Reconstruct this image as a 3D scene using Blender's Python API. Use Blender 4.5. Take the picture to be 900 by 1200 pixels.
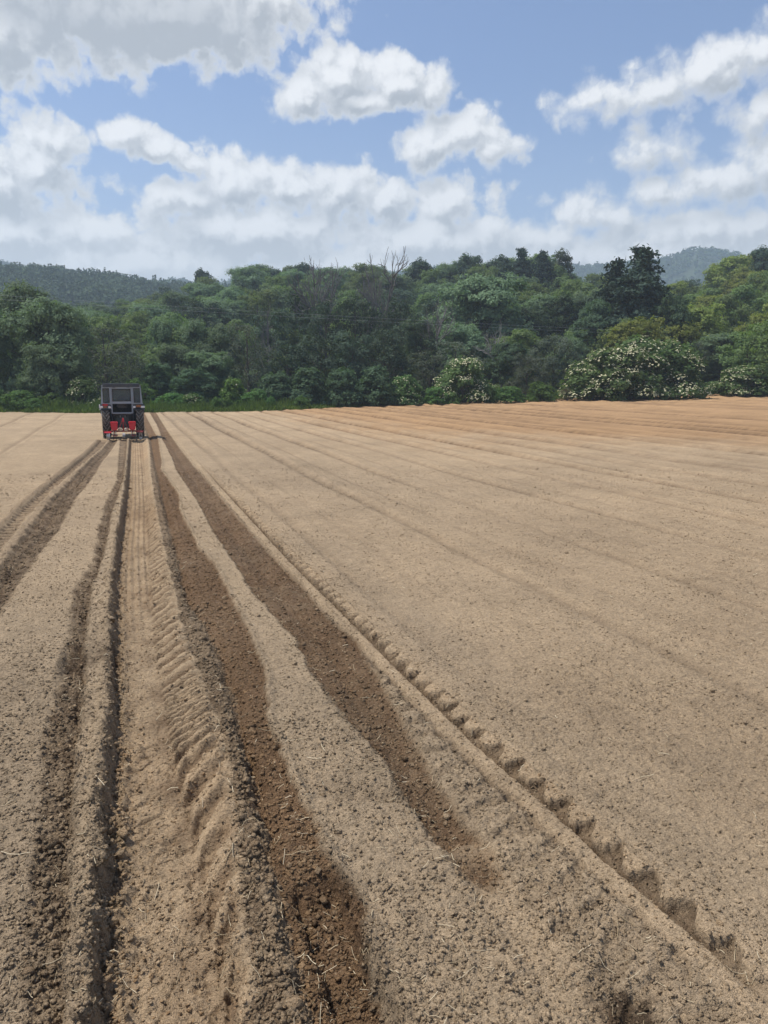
import bpy, bmesh, math, random
import numpy as np
from mathutils import Vector, Matrix

for o in list(bpy.data.objects):
    bpy.data.objects.remove(o, do_unlink=True)
scene = bpy.context.scene
COL = scene.collection
R = math.radians

# ------------------------------------------------------------------ camera
CAM_H = 2.4
cam_d = bpy.data.cameras.new('camera')
cam_d.sensor_fit = 'VERTICAL'
cam_d.sensor_height = 36.0
cam_d.sensor_width = 27.0
cam_d.lens = 27.0
cam_d.clip_start = 0.1
cam_d.clip_end = 12000
cam = bpy.data.objects.new('camera', cam_d)
COL.objects.link(cam)
cam.location = (0, 0, CAM_H)
cam.rotation_euler = (R(90) - math.atan(154 / 900), 0, -R(18.36))
scene.camera = cam

# ------------------------------------------------------------------ sun, sky, exposure
SUN_AZ = -64.0      # clockwise from the rows' direction (+Y): ahead and to the left
SUN_EL = 66.0
sun_d = bpy.data.lights.new('sun', 'SUN')
sun_d.energy = 5.0
sun_d.angle = R(0.6)
sun_d.color = (1.0, 0.955, 0.88)
sun = bpy.data.objects.new('sun', sun_d)
COL.objects.link(sun)
sd = Vector((math.sin(R(SUN_AZ)) * math.cos(R(SUN_EL)), math.cos(R(SUN_AZ)) * math.cos(R(SUN_EL)), math.sin(R(SUN_EL))))
sun.rotation_euler = (-sd).to_track_quat('-Z', 'Y').to_euler()
sun.location = sd * 60

scene.view_settings.view_transform = 'Standard'
scene.view_settings.look = 'None'
scene.view_settings.gamma = 1.0
scene.view_settings.use_curve_mapping = False
scene.view_settings.exposure = 0.0
scene.render.engine = 'CYCLES'
scene.cycles.max_bounces = 6
scene.cycles.diffuse_bounces = 3
scene.cycles.glossy_bounces = 3
scene.cycles.transmission_bounces = 6
scene.cycles.transparent_max_bounces = 12
scene.cycles.volume_bounces = 1
scene.cycles.use_denoising = True


class NT:
    """small helper to wire node trees"""
    def __init__(self, tree):
        self.t = tree

    def new(self, kind, **kw):
        n = self.t.nodes.new(kind)
        for k, v in kw.items():
            setattr(n, k, v)
        return n

    def link(self, a, b):
        self.t.links.new(a, b)

    def put(self, sock, v):
        if isinstance(v, bpy.types.NodeSocket):
            self.t.links.new(v, sock)
        else:
            sock.default_value = v

    def m(self, op, a, b=0.0, c=0.0, clamp=False):
        n = self.new('ShaderNodeMath', operation=op, use_clamp=clamp)
        self.put(n.inputs[0], a)
        self.put(n.inputs[1], b)
        self.put(n.inputs[2], c)
        return n.outputs[0]

    def vm(self, op, a, b=(0, 0, 0), c=(0, 0, 0), out='Vector'):
        n = self.new('ShaderNodeVectorMath', operation=op)
        self.put(n.inputs[0], a)
        self.put(n.inputs[1], b)
        if op == 'MULTIPLY_ADD':
            self.put(n.inputs[2], c)
        return n.outputs[out]

    def mix(self, f, a, b, mode='MIX'):
        n = self.new('ShaderNodeMix', data_type='RGBA', blend_type=mode)
        self.put(n.inputs[0], f)
        self.put(n.inputs[6], a if isinstance(a, bpy.types.NodeSocket) else (*a, 1.0))
        self.put(n.inputs[7], b if isinstance(b, bpy.types.NodeSocket) else (*b, 1.0))
        return n.outputs[2]

    def ss(self, v, lo, hi, a=0.0, b=1.0):
        n = self.new('ShaderNodeMapRange', interpolation_type='SMOOTHSTEP')
        self.put(n.inputs[0], v)
        self.put(n.inputs[1], lo)
        self.put(n.inputs[2], hi)
        self.put(n.inputs[3], a)
        self.put(n.inputs[4], b)
        return n.outputs[0]

    def noise(self, vec, scale, detail=4.0, rough=0.5, dist=0.0, dims='3D'):
        n = self.new('ShaderNodeTexNoise', noise_dimensions=dims)
        self.put(n.inputs['Vector'], vec)
        n.inputs['Scale'].default_value = scale
        n.inputs['Detail'].default_value = detail
        n.inputs['Roughness'].default_value = rough
        n.inputs['Distortion'].default_value = dist
        return n.outputs['Fac'], n.outputs['Color']


# the clouds: azimuth, elevation, half width, half height (degrees), weight
CLOUDS = [
    (1.4, 22.8, 14.5, 4.3, 1.35), (-6.4, 20.2, 6.0, 3.4, 1.1), (10.0, 24.2, 5.5, 2.4, .85),
    (-4.8, 13.4, 3.9, 3.0, 1.0), (-6.8, 12.2, 5.0, 2.9, 1.0), (-3.9, 15.0, 2.4, 1.9, .9),
    (1.0, 15.7, 2.1, 1.3, 1.0), (3.2, 15.0, 2.6, 1.2, .9), (5.2, 14.4, 2.0, .9, .8),
    (15.6, 20.0, 3.4, 1.9, 1.1), (13.0, 18.7, 3.2, 1.6, 1.0), (19.4, 19.5, 3.3, 1.9, 1.1), (21.8, 19.1, 2.2, 1.6, 1.0), (17.2, 18.4, 4.5, 1.1, 1.0),
    (23.6, 16.4, 3.3, 2.0, 1.1), (21.2, 15.8, 2.8, 1.7, 1.0), (26.0, 15.7, 2.6, 1.5, 1.0),
    (40.1, 18.9, 4.2, 2.1, .8), (36.1, 18.0, 4.6, 1.8, .75), (32.0, 17.7, 4.0, 1.2, .6), (42.6, 19.6, 3.0, 1.7, .7), (43.4, 16.4, 3.2, 1.4, .7),
    (36.4, 15.0, 3.0, 1.5, .7),
    (41.1, 12.7, 3.9, 2.2, 1.0), (44.0, 13.5, 3.6, 2.4, 1.0), (37.5, 12.0, 3.9, 1.5, .9),
    (7.9, 13.2, 3.7, 2.6, 1.0), (4.2, 12.1, 4.1, 2.2, .9), (11.8, 13.1, 3.6, 2.1, .9),
    (15.3, 12.9, 3.9, 2.3, .95), (18.4, 12.2, 3.6, 2.2, .9), (23.0, 12.0, 4.3, 2.2, 1.0), (26.0, 10.6, 3.2, 1.8, .9),
    (-0.9, 9.6, 6.5, 2.0, .9), (9.3, 10.3, 10.1, 2.7, 1.2), (21.4, 9.6, 10.3, 2.2, 1.2), (-6.6, 9.2, 5.5, 2.4, 1.0),
    (33.2, 11.0, 5.0, 1.9, .8), (40.2, 9.7, 7.6, 2.3, .9), (30.3, 9.6, 5.0, 1.8, .7),
    (0.6, 7.6, 17.0, 2.6, 1.2), (18.4, 7.6, 18.2, 2.6, 1.2), (36.5, 8.2, 15.0, 2.8, 1.0), (15, 3.5, 40, 4.5, 1.0),
    # the rest of the sky, out of the picture
    (-20, 15, 8, 5, 1.0), (-33, 12, 8, 6, .9), (-28, 30, 12, 6, .9), (58, 14, 9, 5, 1.0), (72, 26, 13, 6, .9),
    (18, 48, 18, 7, .8), (95, 14, 14, 7, 1.0), (-75, 14, 14, 7, .9), (130, 22, 16, 9, .9), (175, 15, 18, 8, 1.0), (-130, 20, 18, 9, .9),
]


def cloud_group():
    g = bpy.data.node_groups.new('cloud_density', 'ShaderNodeTree')
    g.interface.new_socket('Vector', in_out='INPUT', socket_type='NodeSocketVector')
    g.interface.new_socket('Density', in_out='OUTPUT', socket_type='NodeSocketFloat')
    g.interface.new_socket('Cover', in_out='OUTPUT', socket_type='NodeSocketFloat')
    h = NT(g)
    gi, go = h.new('NodeGroupInput'), h.new('NodeGroupOutput')
    v = gi.outputs[0]
    # warp the place where the cloud outlines are looked up: billows
    _, wc = h.noise(v, 0.30, 3.0, 0.55, dims='2D')
    w = h.vm('SUBTRACT', wc, (0.5, 0.5, 0.5))
    vv = h.vm('MULTIPLY_ADD', w, (1.5, 1.0, 0.0), v)
    cov = None
    for a, e, rx, ry, wt in CLOUDS:
        ln = h.vm('LENGTH', h.vm('MULTIPLY_ADD', vv, (1 / rx, 1 / ry, 0), (-a / rx, -e / ry, 0)), out='Value')
        c = h.m('MULTIPLY_ADD', ln, -wt, wt)
        cov = c if cov is None else h.m('SMOOTH_MAX', cov, c, 0.40)
    f1, _ = h.noise(v, 0.34, 9.0, 0.60, 0.3, dims='2D')
    # heaped round puffs, smaller ones on the larger ones
    vo = h.new('ShaderNodeTexVoronoi', feature='F1', voronoi_dimensions='2D', normalize=True)
    _, pc = h.noise(v, 1.1, 4.0, 0.6, dims='2D')
    h.put(vo.inputs['Vector'], h.vm('MULTIPLY_ADD', h.vm('SUBTRACT', pc, (0.5, 0.5, 0.5)), (0.9, 0.9, 0), v))
    vo.inputs['Scale'].default_value = 0.52
    vo.inputs['Detail'].default_value = 2.6
    vo.inputs['Roughness'].default_value = 0.42
    vo.inputs['Lacunarity'].default_value = 2.2
    puff = h.m('MULTIPLY_ADD', vo.outputs['Distance'], -1.35, 0.52)
    d = h.m('ADD', cov, h.m('MULTIPLY', h.m('SUBTRACT', f1, 0.5), 0.75))
    d = h.m('ADD', d, puff)
    h.link(d, go.inputs[0])
    h.link(cov, go.inputs[1])
    return g


def build_world():
    world = bpy.data.worlds.new('World')
    scene.world = world
    world.use_nodes = True
    t = world.node_tree
    t.nodes.clear()
    h = NT(t)
    out = h.new('ShaderNodeOutputWorld')
    bg = h.new('ShaderNodeBackground')
    sky = h.new('ShaderNodeTexSky', sky_type='NISHITA')
    sky.sun_disc = False
    sky.sun_elevation = R(SUN_EL)
    sky.sun_rotation = R(SUN_AZ)
    sky.air_density = 1.0
    sky.dust_density = 1.2
    sky.ozone_density = 2.0
    tc = h.new('ShaderNodeTexCoord')
    D = tc.outputs['Generated']
    sp = h.new('ShaderNodeSeparateXYZ')
    h.link(D, sp.inputs[0])
    az = h.m('MULTIPLY', h.m('ARCTAN2', sp.outputs[0], sp.outputs[1]), 180 / math.pi)
    el = h.m('MULTIPLY', h.m('ARCSINE', sp.outputs[2]), 180 / math.pi)
    cb = h.new('ShaderNodeCombineXYZ')
    h.link(az, cb.inputs[0])
    h.link(el, cb.inputs[1])
    p = cb.outputs[0]
    g = cloud_group()

    def dens(vec):
        n = h.new('ShaderNodeGroup')
        n.node_tree = g
        h.link(vec, n.inputs[0])
        return n.outputs[0], n.outputs[1]
    d0, c0 = dens(p)
    d1, c1 = dens(h.vm('ADD', p, (-0.42, 0.62, 0)))
    _, c2 = dens(h.vm('ADD', p, (-0.5, 1.7, 0)))
    alpha = h.ss(d0, h.ss(az, 26, 33, .11, .05), h.ss(az, 26, 33, .53, .68))
    core = h.ss(d0, 0.22, 0.80)
    lit = h.ss(h.m('SUBTRACT', d0, d1), -0.30, 0.38)     # puffs turned to the sun
    big = h.ss(h.m('SUBTRACT', c0, c2), -0.45, 0.55)     # the upper side of each heap
    fine, _ = h.noise(p, 0.30, 6.0, 0.6, dims='2D')
    bright = h.m('ADD', h.m('MULTIPLY', lit, 0.45), h.m('MULTIPLY', big, 0.50))
    bright = h.m('ADD', bright, h.m('MULTIPLY', h.m('SUBTRACT', fine, 0.5), 0.8), clamp=True)
    shade = h.m('MULTIPLY', core, h.m('SUBTRACT', 1.0, bright), clamp=True)
    shade = h.m('MULTIPLY', shade, 1.30, clamp=True)
    ccol = h.mix(shade, CLOUD_LIT, CLOUD_DARK)
    ccol = h.mix(h.m('MULTIPLY', h.m('MULTIPLY', lit, big), h.m('MULTIPLY', core, 0.8)), ccol, CLOUD_RIM)
    # the big cloud overhead at the left is seen from below, grey
    ov = h.m('MULTIPLY', h.ss(el, 18.5, 22.0), h.ss(az, 13.0, 5.0))
    ccol = h.mix(h.m('MULTIPLY', h.m('MULTIPLY', ov, core), 0.65), ccol, CLOUD_DARK)
    # cloud seen low over the hills is paler, through more air
    low = h.ss(el, 5.0, 13.0, 0.55, 0.0)
    ccol = h.mix(low, ccol, CLOUD_LOW)
    skyc = h.mix(1.0, sky.outputs[0], SKY_TINT, 'MULTIPLY')
    skyc = h.mix(h.ss(el, 4.0, 20.0, 0.45, 0.0), skyc, SKY_LOW)
    col = h.mix(h.m('MULTIPLY', alpha, 0.96), skyc, ccol)
    h.link(col, bg.inputs[0])
    bg.inputs[1].default_value = SKY_STRENGTH
    h.link(bg.outputs[0], out.inputs[0])
    world.cycles.sampling_method = 'MANUAL'
    world.cycles.sample_map_resolution = 512


SKY_STRENGTH = 0.10
SKY_TINT = (1.15, 1.22, 1.38)
SKY_LOW = (4.6, 5.6, 7.4)
CLOUD_LIT = (8.5, 8.6, 8.7)
CLOUD_RIM = (10.6, 10.6, 10.6)
CLOUD_DARK = (4.5, 4.78, 5.1)
CLOUD_LOW = (8.8, 8.9, 9.0)
build_world()

# ------------------------------------------------------------------ helpers
def tag(o, label=None, cat=None, group=None, kind=None):
    if label:
        o['label'] = label
    if cat:
        o['category'] = cat
    if group:
        o['group'] = group
    if kind:
        o['kind'] = kind
    return o


def empty(name, loc, rz=0.0):
    o = bpy.data.objects.new(name, None)
    o.empty_display_size = 0.3
    COL.objects.link(o)
    o.location = loc
    o.rotation_euler = (0, 0, rz)
    return o


def place(name, me, parent=None):
    o = bpy.data.objects.new(name, me)
    COL.objects.link(o)
    if parent is not None:
        o.parent = parent
    return o


def np_mesh(name, verts, faces_flat, nper, mats=(), smooth=False, mat_idx=None):
    """mesh from numpy arrays; every face has nper corners"""
    me = bpy.data.meshes.new(name)
    verts = np.asarray(verts, dtype=np.float32)
    faces_flat = np.asarray(faces_flat, dtype=np.int32).ravel()
    nf = len(faces_flat) // nper
    me.vertices.add(len(verts))
    me.vertices.foreach_set('co', verts.ravel())
    me.loops.add(len(faces_flat))
    me.loops.foreach_set('vertex_index', faces_flat)
    me.polygons.add(nf)
    me.polygons.foreach_set('loop_start', np.arange(0, nf * nper, nper, dtype=np.int32))
    if smooth:
        me.polygons.foreach_set('use_smooth', np.ones(nf, dtype=bool))
    for m in mats:
        me.materials.append(m)
    if mat_idx is not None:
        me.polygons.foreach_set('material_index', np.asarray(mat_idx, dtype=np.int32))
    me.update(calc_edges=True)
    return me


def _hash(ix, iy, seed):
    h = (ix.astype(np.int64) * 374761393 + iy.astype(np.int64) * 668265263 + seed * 974634777) & 0xFFFFFFFF
    h = ((h ^ (h >> 13)) * 1274126177) & 0xFFFFFFFF
    h = ((h ^ (h >> 16)) * 2246822519) & 0xFFFFFFFF
    return ((h ^ (h >> 15)) & 0xFFFF).astype(np.float32) / 65536.0


def pn(x, y, seed=0):
    """gradient noise, about -0.7..0.7"""
    xi, yi = np.floor(x), np.floor(y)
    fx, fy = (x - xi).astype(np.float32), (y - yi).astype(np.float32)
    u = fx * fx * fx * (fx * (fx * 6 - 15) + 10)
    v = fy * fy * fy * (fy * (fy * 6 - 15) + 10)

    def g(dx, dy):
        a = _hash(xi + dx, yi + dy, seed) * 6.2831853
        return np.cos(a) * (fx - dx) + np.sin(a) * (fy - dy)
    a, b, c, d = g(0, 0), g(1, 0), g(0, 1), g(1, 1)
    return (a * (1 - u) + b * u) * (1 - v) + (c * (1 - u) + d * u) * v


def sstep(a, b, x):
    t = np.clip((x - a) / (b - a), 0, 1)
    return t * t * (3 - 2 * t)


def mat(name):
    m = bpy.data.materials.new(name)
    m.use_nodes = True
    t = m.node_tree
    t.nodes.clear()
    h = NT(t)
    out = h.new('ShaderNodeOutputMaterial')
    bs = h.new('ShaderNodeBsdfPrincipled')
    h.link(bs.outputs[0], out.inputs[0])
    return m, h, bs, out


# ------------------------------------------------------------------ terrain
_az = np.array([-180, -60, -30, -8, -3, 2, 6, 9, 13, 20, 26, 30, 33, 37, 41, 46, 55, 70, 180])
_hl = np.array([4, 10, 12, 9.5, 10, 13, 18, 21, 21, 20, 22, 23, 18.5, 16.0, 19.0, 25, 29, 22, 4])


def terrain(X, Y):
    X, Y = np.asarray(X, dtype=np.float64), np.asarray(Y, dtype=np.float64)
    d = np.hypot(X, Y)
    a = np.degrees(np.arctan2(X, Y))
    A = np.interp(a, _az, _hl)
    z = 0.75 * sstep(6, 62, X)
    z = z + A * sstep(78, 215, d) * sstep(40, 70, Y) - 0.55 * A * sstep(260, 420, d) * sstep(40, 70, Y)
    return z


# the far edge of the field, on the ground
BX = np.array([-80, -30, -9.3, -3, 3.2, 9.7, 18.0, 27.0, 36.5, 49.0, 63.0, 90.0, 140.0])
BY = np.array([80, 72, 66.0, 62.2, 61.8, 61.4, 66.0, 68.5, 70.0, 68.5, 65.5, 62.0, 60.0])


def field_end(X):
    return np.interp(X, BX, BY)


# the tracks and drills, each a line X(Y) on the ground (metres, Y along the rows)
def line(*pts):
    p = sorted(((y, x) for x, y in pts))
    ys, xs = np.array([q[0] for q in p]), np.array([q[1] for q in p])
    return lambda Y: np.interp(Y, ys, xs)


A_l = line((-1.10, 33.9), (-1.30, 28), (-1.53, 24), (-1.75, 20.5), (-1.93, 16.8), (-2.04, 13.4), (-2.06, 9))
A_r = line((-0.82, 32.8), (-1.0, 28.5), (-1.34, 23.7), (-1.67, 18.3), (-1.80, 14.9), (-1.83, 11.9), (-1.84, 9))
A2_r = line((-0.45, 32.7), (-.62, 28), (-0.79, 24.8), (-0.93, 20.1), (-1.12, 16.8), (-1.17, 13.4), (-1.27, 11.9), (-1.35, 10.2), (-1.39, 8.7), (-1.4, 4))
A2_l = line((-0.72, 32.7), (-.95, 28), (-1.15, 24.8), (-1.38, 20.1), (-1.55, 16.8), (-1.62, 13.4), (-1.66, 11.9), (-1.7, 10.2), (-1.75, 8.7), (-1.78, 4))
C_l = line((-0.33, 33), (-0.32, 26), (-0.31, 19.9), (-0.47, 16.6), (-0.53, 13.6), (-0.53, 10.7), (-0.69, 9.5), (-0.64, 8.2), (-0.61, 6.6), (-0.65, 5.5), (-0.57, 4.2), (-0.56, 3.7), (-0.52, 3.0), (-.5, 2))
C_r = line((-0.05, 32.6), (-.1, 26), (-0.17, 19.8), (-0.36, 14.9), (-0.41, 11.1), (-0.50, 9.1), (-0.48, 8.1), (-0.48, 7.2), (-0.43, 6.2), (-0.42, 5.7), (-0.42, 4.9), (-0.40, 4.2), (-0.36, 3.2), (-.36, 2))
D_l = line((0.03, 33), (-.06, 24), (-0.16, 16.2), (-0.25, 12.0), (-0.27, 9.0), (-0.27, 8.1), (-0.25, 6.5), (-0.24, 5.2), (-0.26, 4.6), (-0.24, 3.8), (-0.26, 3.4), (-0.27, 2.9))
E_f = line((.5, 33), (.36, 22), (0.25, 14.7), (0.14, 8.7), (0.15, 6.1), (0.19, 4.7), (0.24, 3.7), (.25, 2.5))
E_r = line((0.70, 32.3), (.58, 26), (0.50, 22), (0.44, 16.9), (0.41, 12.2), (0.40, 9.4), (0.40, 7.1), (0.49, 5.7), (0.47, 4.4), (0.44, 3.8), (0.39, 3.3), (0.35, 2.9))
F_r = line((1.22, 60), (1.16, 33.1), (0.97, 26.5), (0.91, 23.7), (0.80, 22.0), (0.86, 19.8), (0.95, 16.7), (0.83, 14.5), (0.87, 12.7), (0.88, 11.3), (0.99, 10.2), (1.00, 8.3), (1.01, 7.3), (0.98, 6.0), (0.83, 5.1), (0.84, 4.6), (0.84, 4.1), (0.87, 3.4), (0.90, 3.0), (0.82, 2.6))
F_g = line((.92, 60), (.88, 33), (.72, 24), (.6, 14), (0.54, 8.6), (0.64, 7.7), (0.68, 6.8), (0.68, 6.0), (0.66, 5.3), (0.65, 4.8), (0.63, 4.2), (0.59, 3.4), (0.57, 3.0), (.57, 2.5))
H_l = line((1.62, 60), (1.55, 45), (1.34, 33.1), (1.29, 25.5), (1.20, 21.7), (1.24, 17.7), (1.26, 15.2), (1.22, 12.5), (1.26, 10.6), (1.27, 8.6), (1.34, 7.6), (1.40, 6.9), (1.36, 6.1), (1.39, 4.9), (1.45, 4.6), (1.44, 4.1), (1.43, 3.5), (1.45, 2.5))
H_r = line((2.07, 58.9), (1.80, 37.4), (1.73, 27.9), (1.75, 21.5), (1.77, 16.9), (1.78, 13.5), (1.81, 11.0), (1.86, 9.2), (1.87, 8.7), (1.86, 7.3), (1.93, 6.7), (1.84, 5.7), (1.66, 4.0), (1.66, 3.3), (1.64, 2.8))
I_c = line((2.3, 60), (1.9, 30), (1.88, 18), (1.91, 10.2), (1.95, 8.3), (1.98, 7.0), (1.99, 5.9), (2.01, 5.2), (2.04, 4.3), (2.08, 3.8), (2.11, 3.4), (2.12, 3.0), (2.15, 2.7), (2.19, 2.3))


def field_surface(X, Y):
    """height above the terrain, moisture and painted shade 0..1, tone -1 grey .. 1 orange, roughness 0..1"""
    cell = np.maximum(0.012, 0.0006 * Y * Y)
    n5 = pn(X * 5, Y * 4, 1)
    n15 = pn(X * 16, Y * 13, 2)
    n40 = pn(X * 43, Y * 40, 3)
    n1 = pn(X * 0.9, Y * 0.7, 4)
    lowf = pn(X * .13, Y * .09, 5)
    f1 = np.clip(1.6 - cell * 15, 0, 1)      # keep detail the cells can carry
    f2 = np.clip(1.6 - cell * 38, 0, 1)
    wob = 0.045 * n5 + 0.034 * n15 * f1 + 0.022 * n40 * f2
    Xw = X + wob
    back = 1 - sstep(33.2, 34.0, Y)          # only behind the tractor
    inside = sstep(0.0, 1.2, field_end(X) - Y)

    def band(l, r, s=0.03, x=None):
        x = Xw if x is None else x
        return sstep(l - s, l + s, x) * (1 - sstep(r - s, r + s, x))

    def groove(c, w, x=None):
        x = Xw if x is None else x
        t = (x - c) / w
        return np.exp(-t * t)
    al, ar, a2l, a2r = A_l(Y), A_r(Y), A2_l(Y), A2_r(Y)
    cl, cr, dl, ef, er = C_l(Y), C_r(Y), D_l(Y), E_f(Y), E_r(Y)
    fg, fr, hl, hr, ic = F_g(Y), F_r(Y), H_l(Y), H_r(Y), I_c(Y)

    z = np.zeros_like(X)
    wet_shade = np.zeros_like(X)
    tone = 0.25 + 0.5 * lowf + 0.25 * n1
    rough = 0.25 + np.zeros_like(X)
    lumps = np.abs(pn(X * 11, Y * 11, 7)) * 1.4       # rounded clods with creases
    lumps2 = np.abs(pn(X * 27, Y * 27, 8)) * 1.4
    ripple = pn(X * 3.2, Y * 16, 9)

    # --- whole field: harrowed crust with small ripples across the rows
    z += 0.010 * n5 + 0.006 * n15 * f1 + 0.004 * n40 * f2
    z += 0.007 * ripple * np.clip(1.5 - cell * 14, 0, 1) * (0.6 + n1)
    z += 0.03 * lowf
    z += (0.008 * lumps2 * f2 + 0.008 * lumps * f1) * (.6 + 1.2 * np.clip(n1 + .2, 0, 1))

    # --- old drill rows over the open field on both sides
    bend = 0.25 * pn(Y * 0.09, X * 0.02, 12) + 0.05 * pn(Y * .6, X * .3, 13)
    rp = (X - 2.55 + bend) / 1.86
    k = np.floor(rp + 0.5)
    t = (rp - k) * 1.86
    stren = 0.55 + 0.9 * _hash(k, k * 0, 21) + 0.9 * pn(Y * .11 + k * 7, k * 3.1, 22)
    stren = np.clip(stren, 0.08, 1.5) * sstep(2.3, 2.5, X)
    far = sstep(6, 42, np.hypot(X, Y)) * (0.5 + 0.5 * sstep(0, 25, X))
    gv = np.exp(-(t / (0.085 + .15 * far)) ** 2)
    z -= (0.020 + 0.10 * far) * stren * gv
    z += (0.007 + 0.075 * far) * stren * np.exp(-((t - 0.22 - .2 * far) / (0.11 + .12 * far)) ** 2)
    wet_shade += (0.20 + 0.58 * far) * stren * gv * (0.6 + 1.2 * np.clip(n5 + .3, 0, 1))
    # a second, fainter set between
    t2 = (rp - 0.37 - np.floor(rp - 0.37 + .5)) * 1.86
    z -= 0.018 * (0.5 + far) * stren * np.exp(-(t2 / 0.06) ** 2)
    wet_shade += 0.16 * (0.6 + 2.0 * far) * stren * np.exp(-(t2 / 0.07) ** 2)
    # left side
    bl = 1.1 * sstep(20, 62, Y) * sstep(-2, -9, X)
    lp = (X + 4.1 + bl + bend) / 1.86
    kl = np.floor(lp + .5)
    tl = (lp - kl) * 1.86
    sl = np.clip(0.5 + 0.8 * _hash(kl, kl * 0, 31), 0, 1.3) * sstep(-2.6, -3.1, X)
    z -= 0.06 * sl * np.exp(-(tl / 0.10) ** 2)
    z += 0.05 * sl * np.exp(-((tl - .2) / 0.12) ** 2)
    wet_shade += 0.60 * sl * np.exp(-(tl / 0.10) ** 2)
    # headland passes: furrows turned across the rows on the rising right side
    hd = field_end(X) - Y
    ph = hd / 2.3 + 0.25 * pn(X * .08, Y * .1, 41)
    tp = (ph - np.floor(ph + .5)) * 2.3
    sp = sstep(24, 12, hd) * sstep(14, 30, X)
    z -= 0.13 * sp * np.exp(-(tp / 0.28) ** 2)
    z += 0.09 * sp * np.exp(-((tp - .6) / 0.34) ** 2)
    wet_shade += 0.55 * sp * np.exp(-(tp / 0.32) ** 2)
    tone += 1.5 * sstep(17, 48, np.hypot(X, Y)) * sstep(4, 22, X) + 0.25 * sstep(3, 10, X)
    tone -= 0.35 * band(2.35, 2.85, .12) * sstep(14, 8, Y)

    wet_shade += .22 * np.clip(pn(X * .22, Y * .16, 14) + .6 * pn(X * .8, Y * .5, 15), 0, 1) * sstep(2.6, 3.4, X)
    # --- A: print of the left wheel
    m = band(al, ar, .04) * back
    lug = 0.5 + 0.5 * np.sin((Y + 0.25 * np.abs(X - (al + ar) / 2)) / 0.245 * 2 * np.pi)
    z -= m * (0.07 - 0.055 * sstep(.35, .7, lug) * np.clip(1.7 - cell * 6, 0, 1))
    wet_shade += 1.0 * m * (1 - .85 * sstep(.4, .75, lug))
    z += 0.05 * groove(al - .10, .07) * back
    wet_shade += 0.35 * groove(al - .10, .07) * back
    # between A and A2: a low ridge with a light line
    z += 0.03 * band(ar, a2l, .04) * back * (0.6 + n5)
    wet_shade += 0.30 * band(ar + .06, a2l, .05) * back * (0.5 + 1.4 * np.clip(n15 + .25, 0, 1))
    # --- A2: left drill, crumbly
    m = band(a2l, a2r, .05) * back
    z += m * (-0.055 + 0.05 * lumps * f1 + 0.02 * lumps2 * f2) - 0.05 * groove((a2l * .55 + a2r * .45), .06) * back
    wet_shade += m * (0.74 + 0.5 * n5)
    rough += 0.9 * m
    # --- B: light strip, grey near the camera
    m = band(a2r, cl, .05) * back
    tone -= 0.55 * m * sstep(10, 5, Y)
    wet_shade += 0.16 * m * sstep(9, 4, Y) * (0.4 + lumps)
    z += m * 0.02 * lumps * f1 * sstep(11, 5, Y)
    rough += 0.4 * m * sstep(9, 5, Y)
    # --- C: narrow drill left of the ridge
    m = band(cl, cr, .035) * back
    z += m * (-0.035 + 0.05 * lumps * f1 + 0.025 * lumps2 * f2) - 0.03 * groove(cr - .02, .035) * back
    wet_shade += m * (0.66 + 0.5 * n5 + 0.3 * n15)
    rough += 0.9 * m
    # --- D: the ridge with its sharp right edge, cut through once
    m = band(cr, dl, .03) * back
    z += m * (0.045 + 0.02 * n5 + 0.015 * lumps2 * f2)
    tone -= 0.25 * m
    rough += 0.35 * m
    crest = groove(dl - .03, .05) * back
    z += crest * (0.035 + 0.03 * n15 * f1)
    gap = np.exp(-((Y - 7.0 - 0.25 * (X + .3)) / 0.33) ** 2) * band(-.66, dl + .06, .05, X)
    z -= gap * 0.085
    wet_shade += gap * 0.72 * (0.75 + n15)
    # --- E: the big wheel rut
    mE = band(dl + .03, er, .03) * back
    depth = 0.125 + 0.02 * pn(Y * 0.5, Y * 0, 51)
    prof = sstep(dl - .005, dl + .055, Xw) * (1 - sstep(ef, er + .02, X + .5 * wob))
    z -= back * depth * prof
    tone += 0.55 * mE
    z += back * 0.035 * prof * groove(dl + .09, .06) * (lumps * 1.6) * f1      # crumbs fallen along the wall's foot
    wall = groove(dl + .05, .07) * back
    z += wall * (.045 * lumps + .022 * lumps2 * f2) * f1
    wet_shade += wall * (0.42 + .6 * n15)
    rough += 1.1 * wall
    crack = sstep(.07, .0, np.abs(pn(X * 4.2 + .5 * n15, Y * 4.2 - X * 3.5, 55))) * sstep(6.5, 4.5, Y)
    z -= .022 * crack * mE
    wet_shade += .30 * crack * mE
    floor = sstep(dl + .09, dl + .16, X) * (1 - sstep(ef - .02, ef + .06, X)) * back
    z += floor * (0.010 * np.sin((X - dl) / 0.085 * 2 * np.pi) * sstep(6, 11, Y) + 0.022 * lumps * f1 * sstep(9, 5, Y) + .008 * lumps2 * f2)
    wet_shade += floor * (0.20 + 0.5 * np.clip(n5 + .6 * n1, -.3, 1) + 0.25 * groove(ef - .03, .06) * (0.5 + n5))
    slope = sstep(ef - .04, ef + .05, X) * (1 - sstep(er - .07, er + .03, X)) * back
    u = (X - ef) / np.maximum(er - ef, .1)
    big = sstep(6.3, 4.8, Y)
    phs = (Y - (0.10 + .20 * big) * np.sqrt(np.clip(u, 0, 1)) + .05 * n5) / (0.235 + 0.10 * big)
    saw = phs - np.floor(phs)
    lugE = sstep(0.0, 0.30, saw) * (1 - sstep(0.55, 0.62, saw))
    z += slope * (0.062 * lugE - 0.02) * (np.clip(1.7 - cell * 6, 0, 1)) * (1 - .1 * big) * np.clip(1.15 + 1.0 * n1, .6, 1.4)
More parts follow.
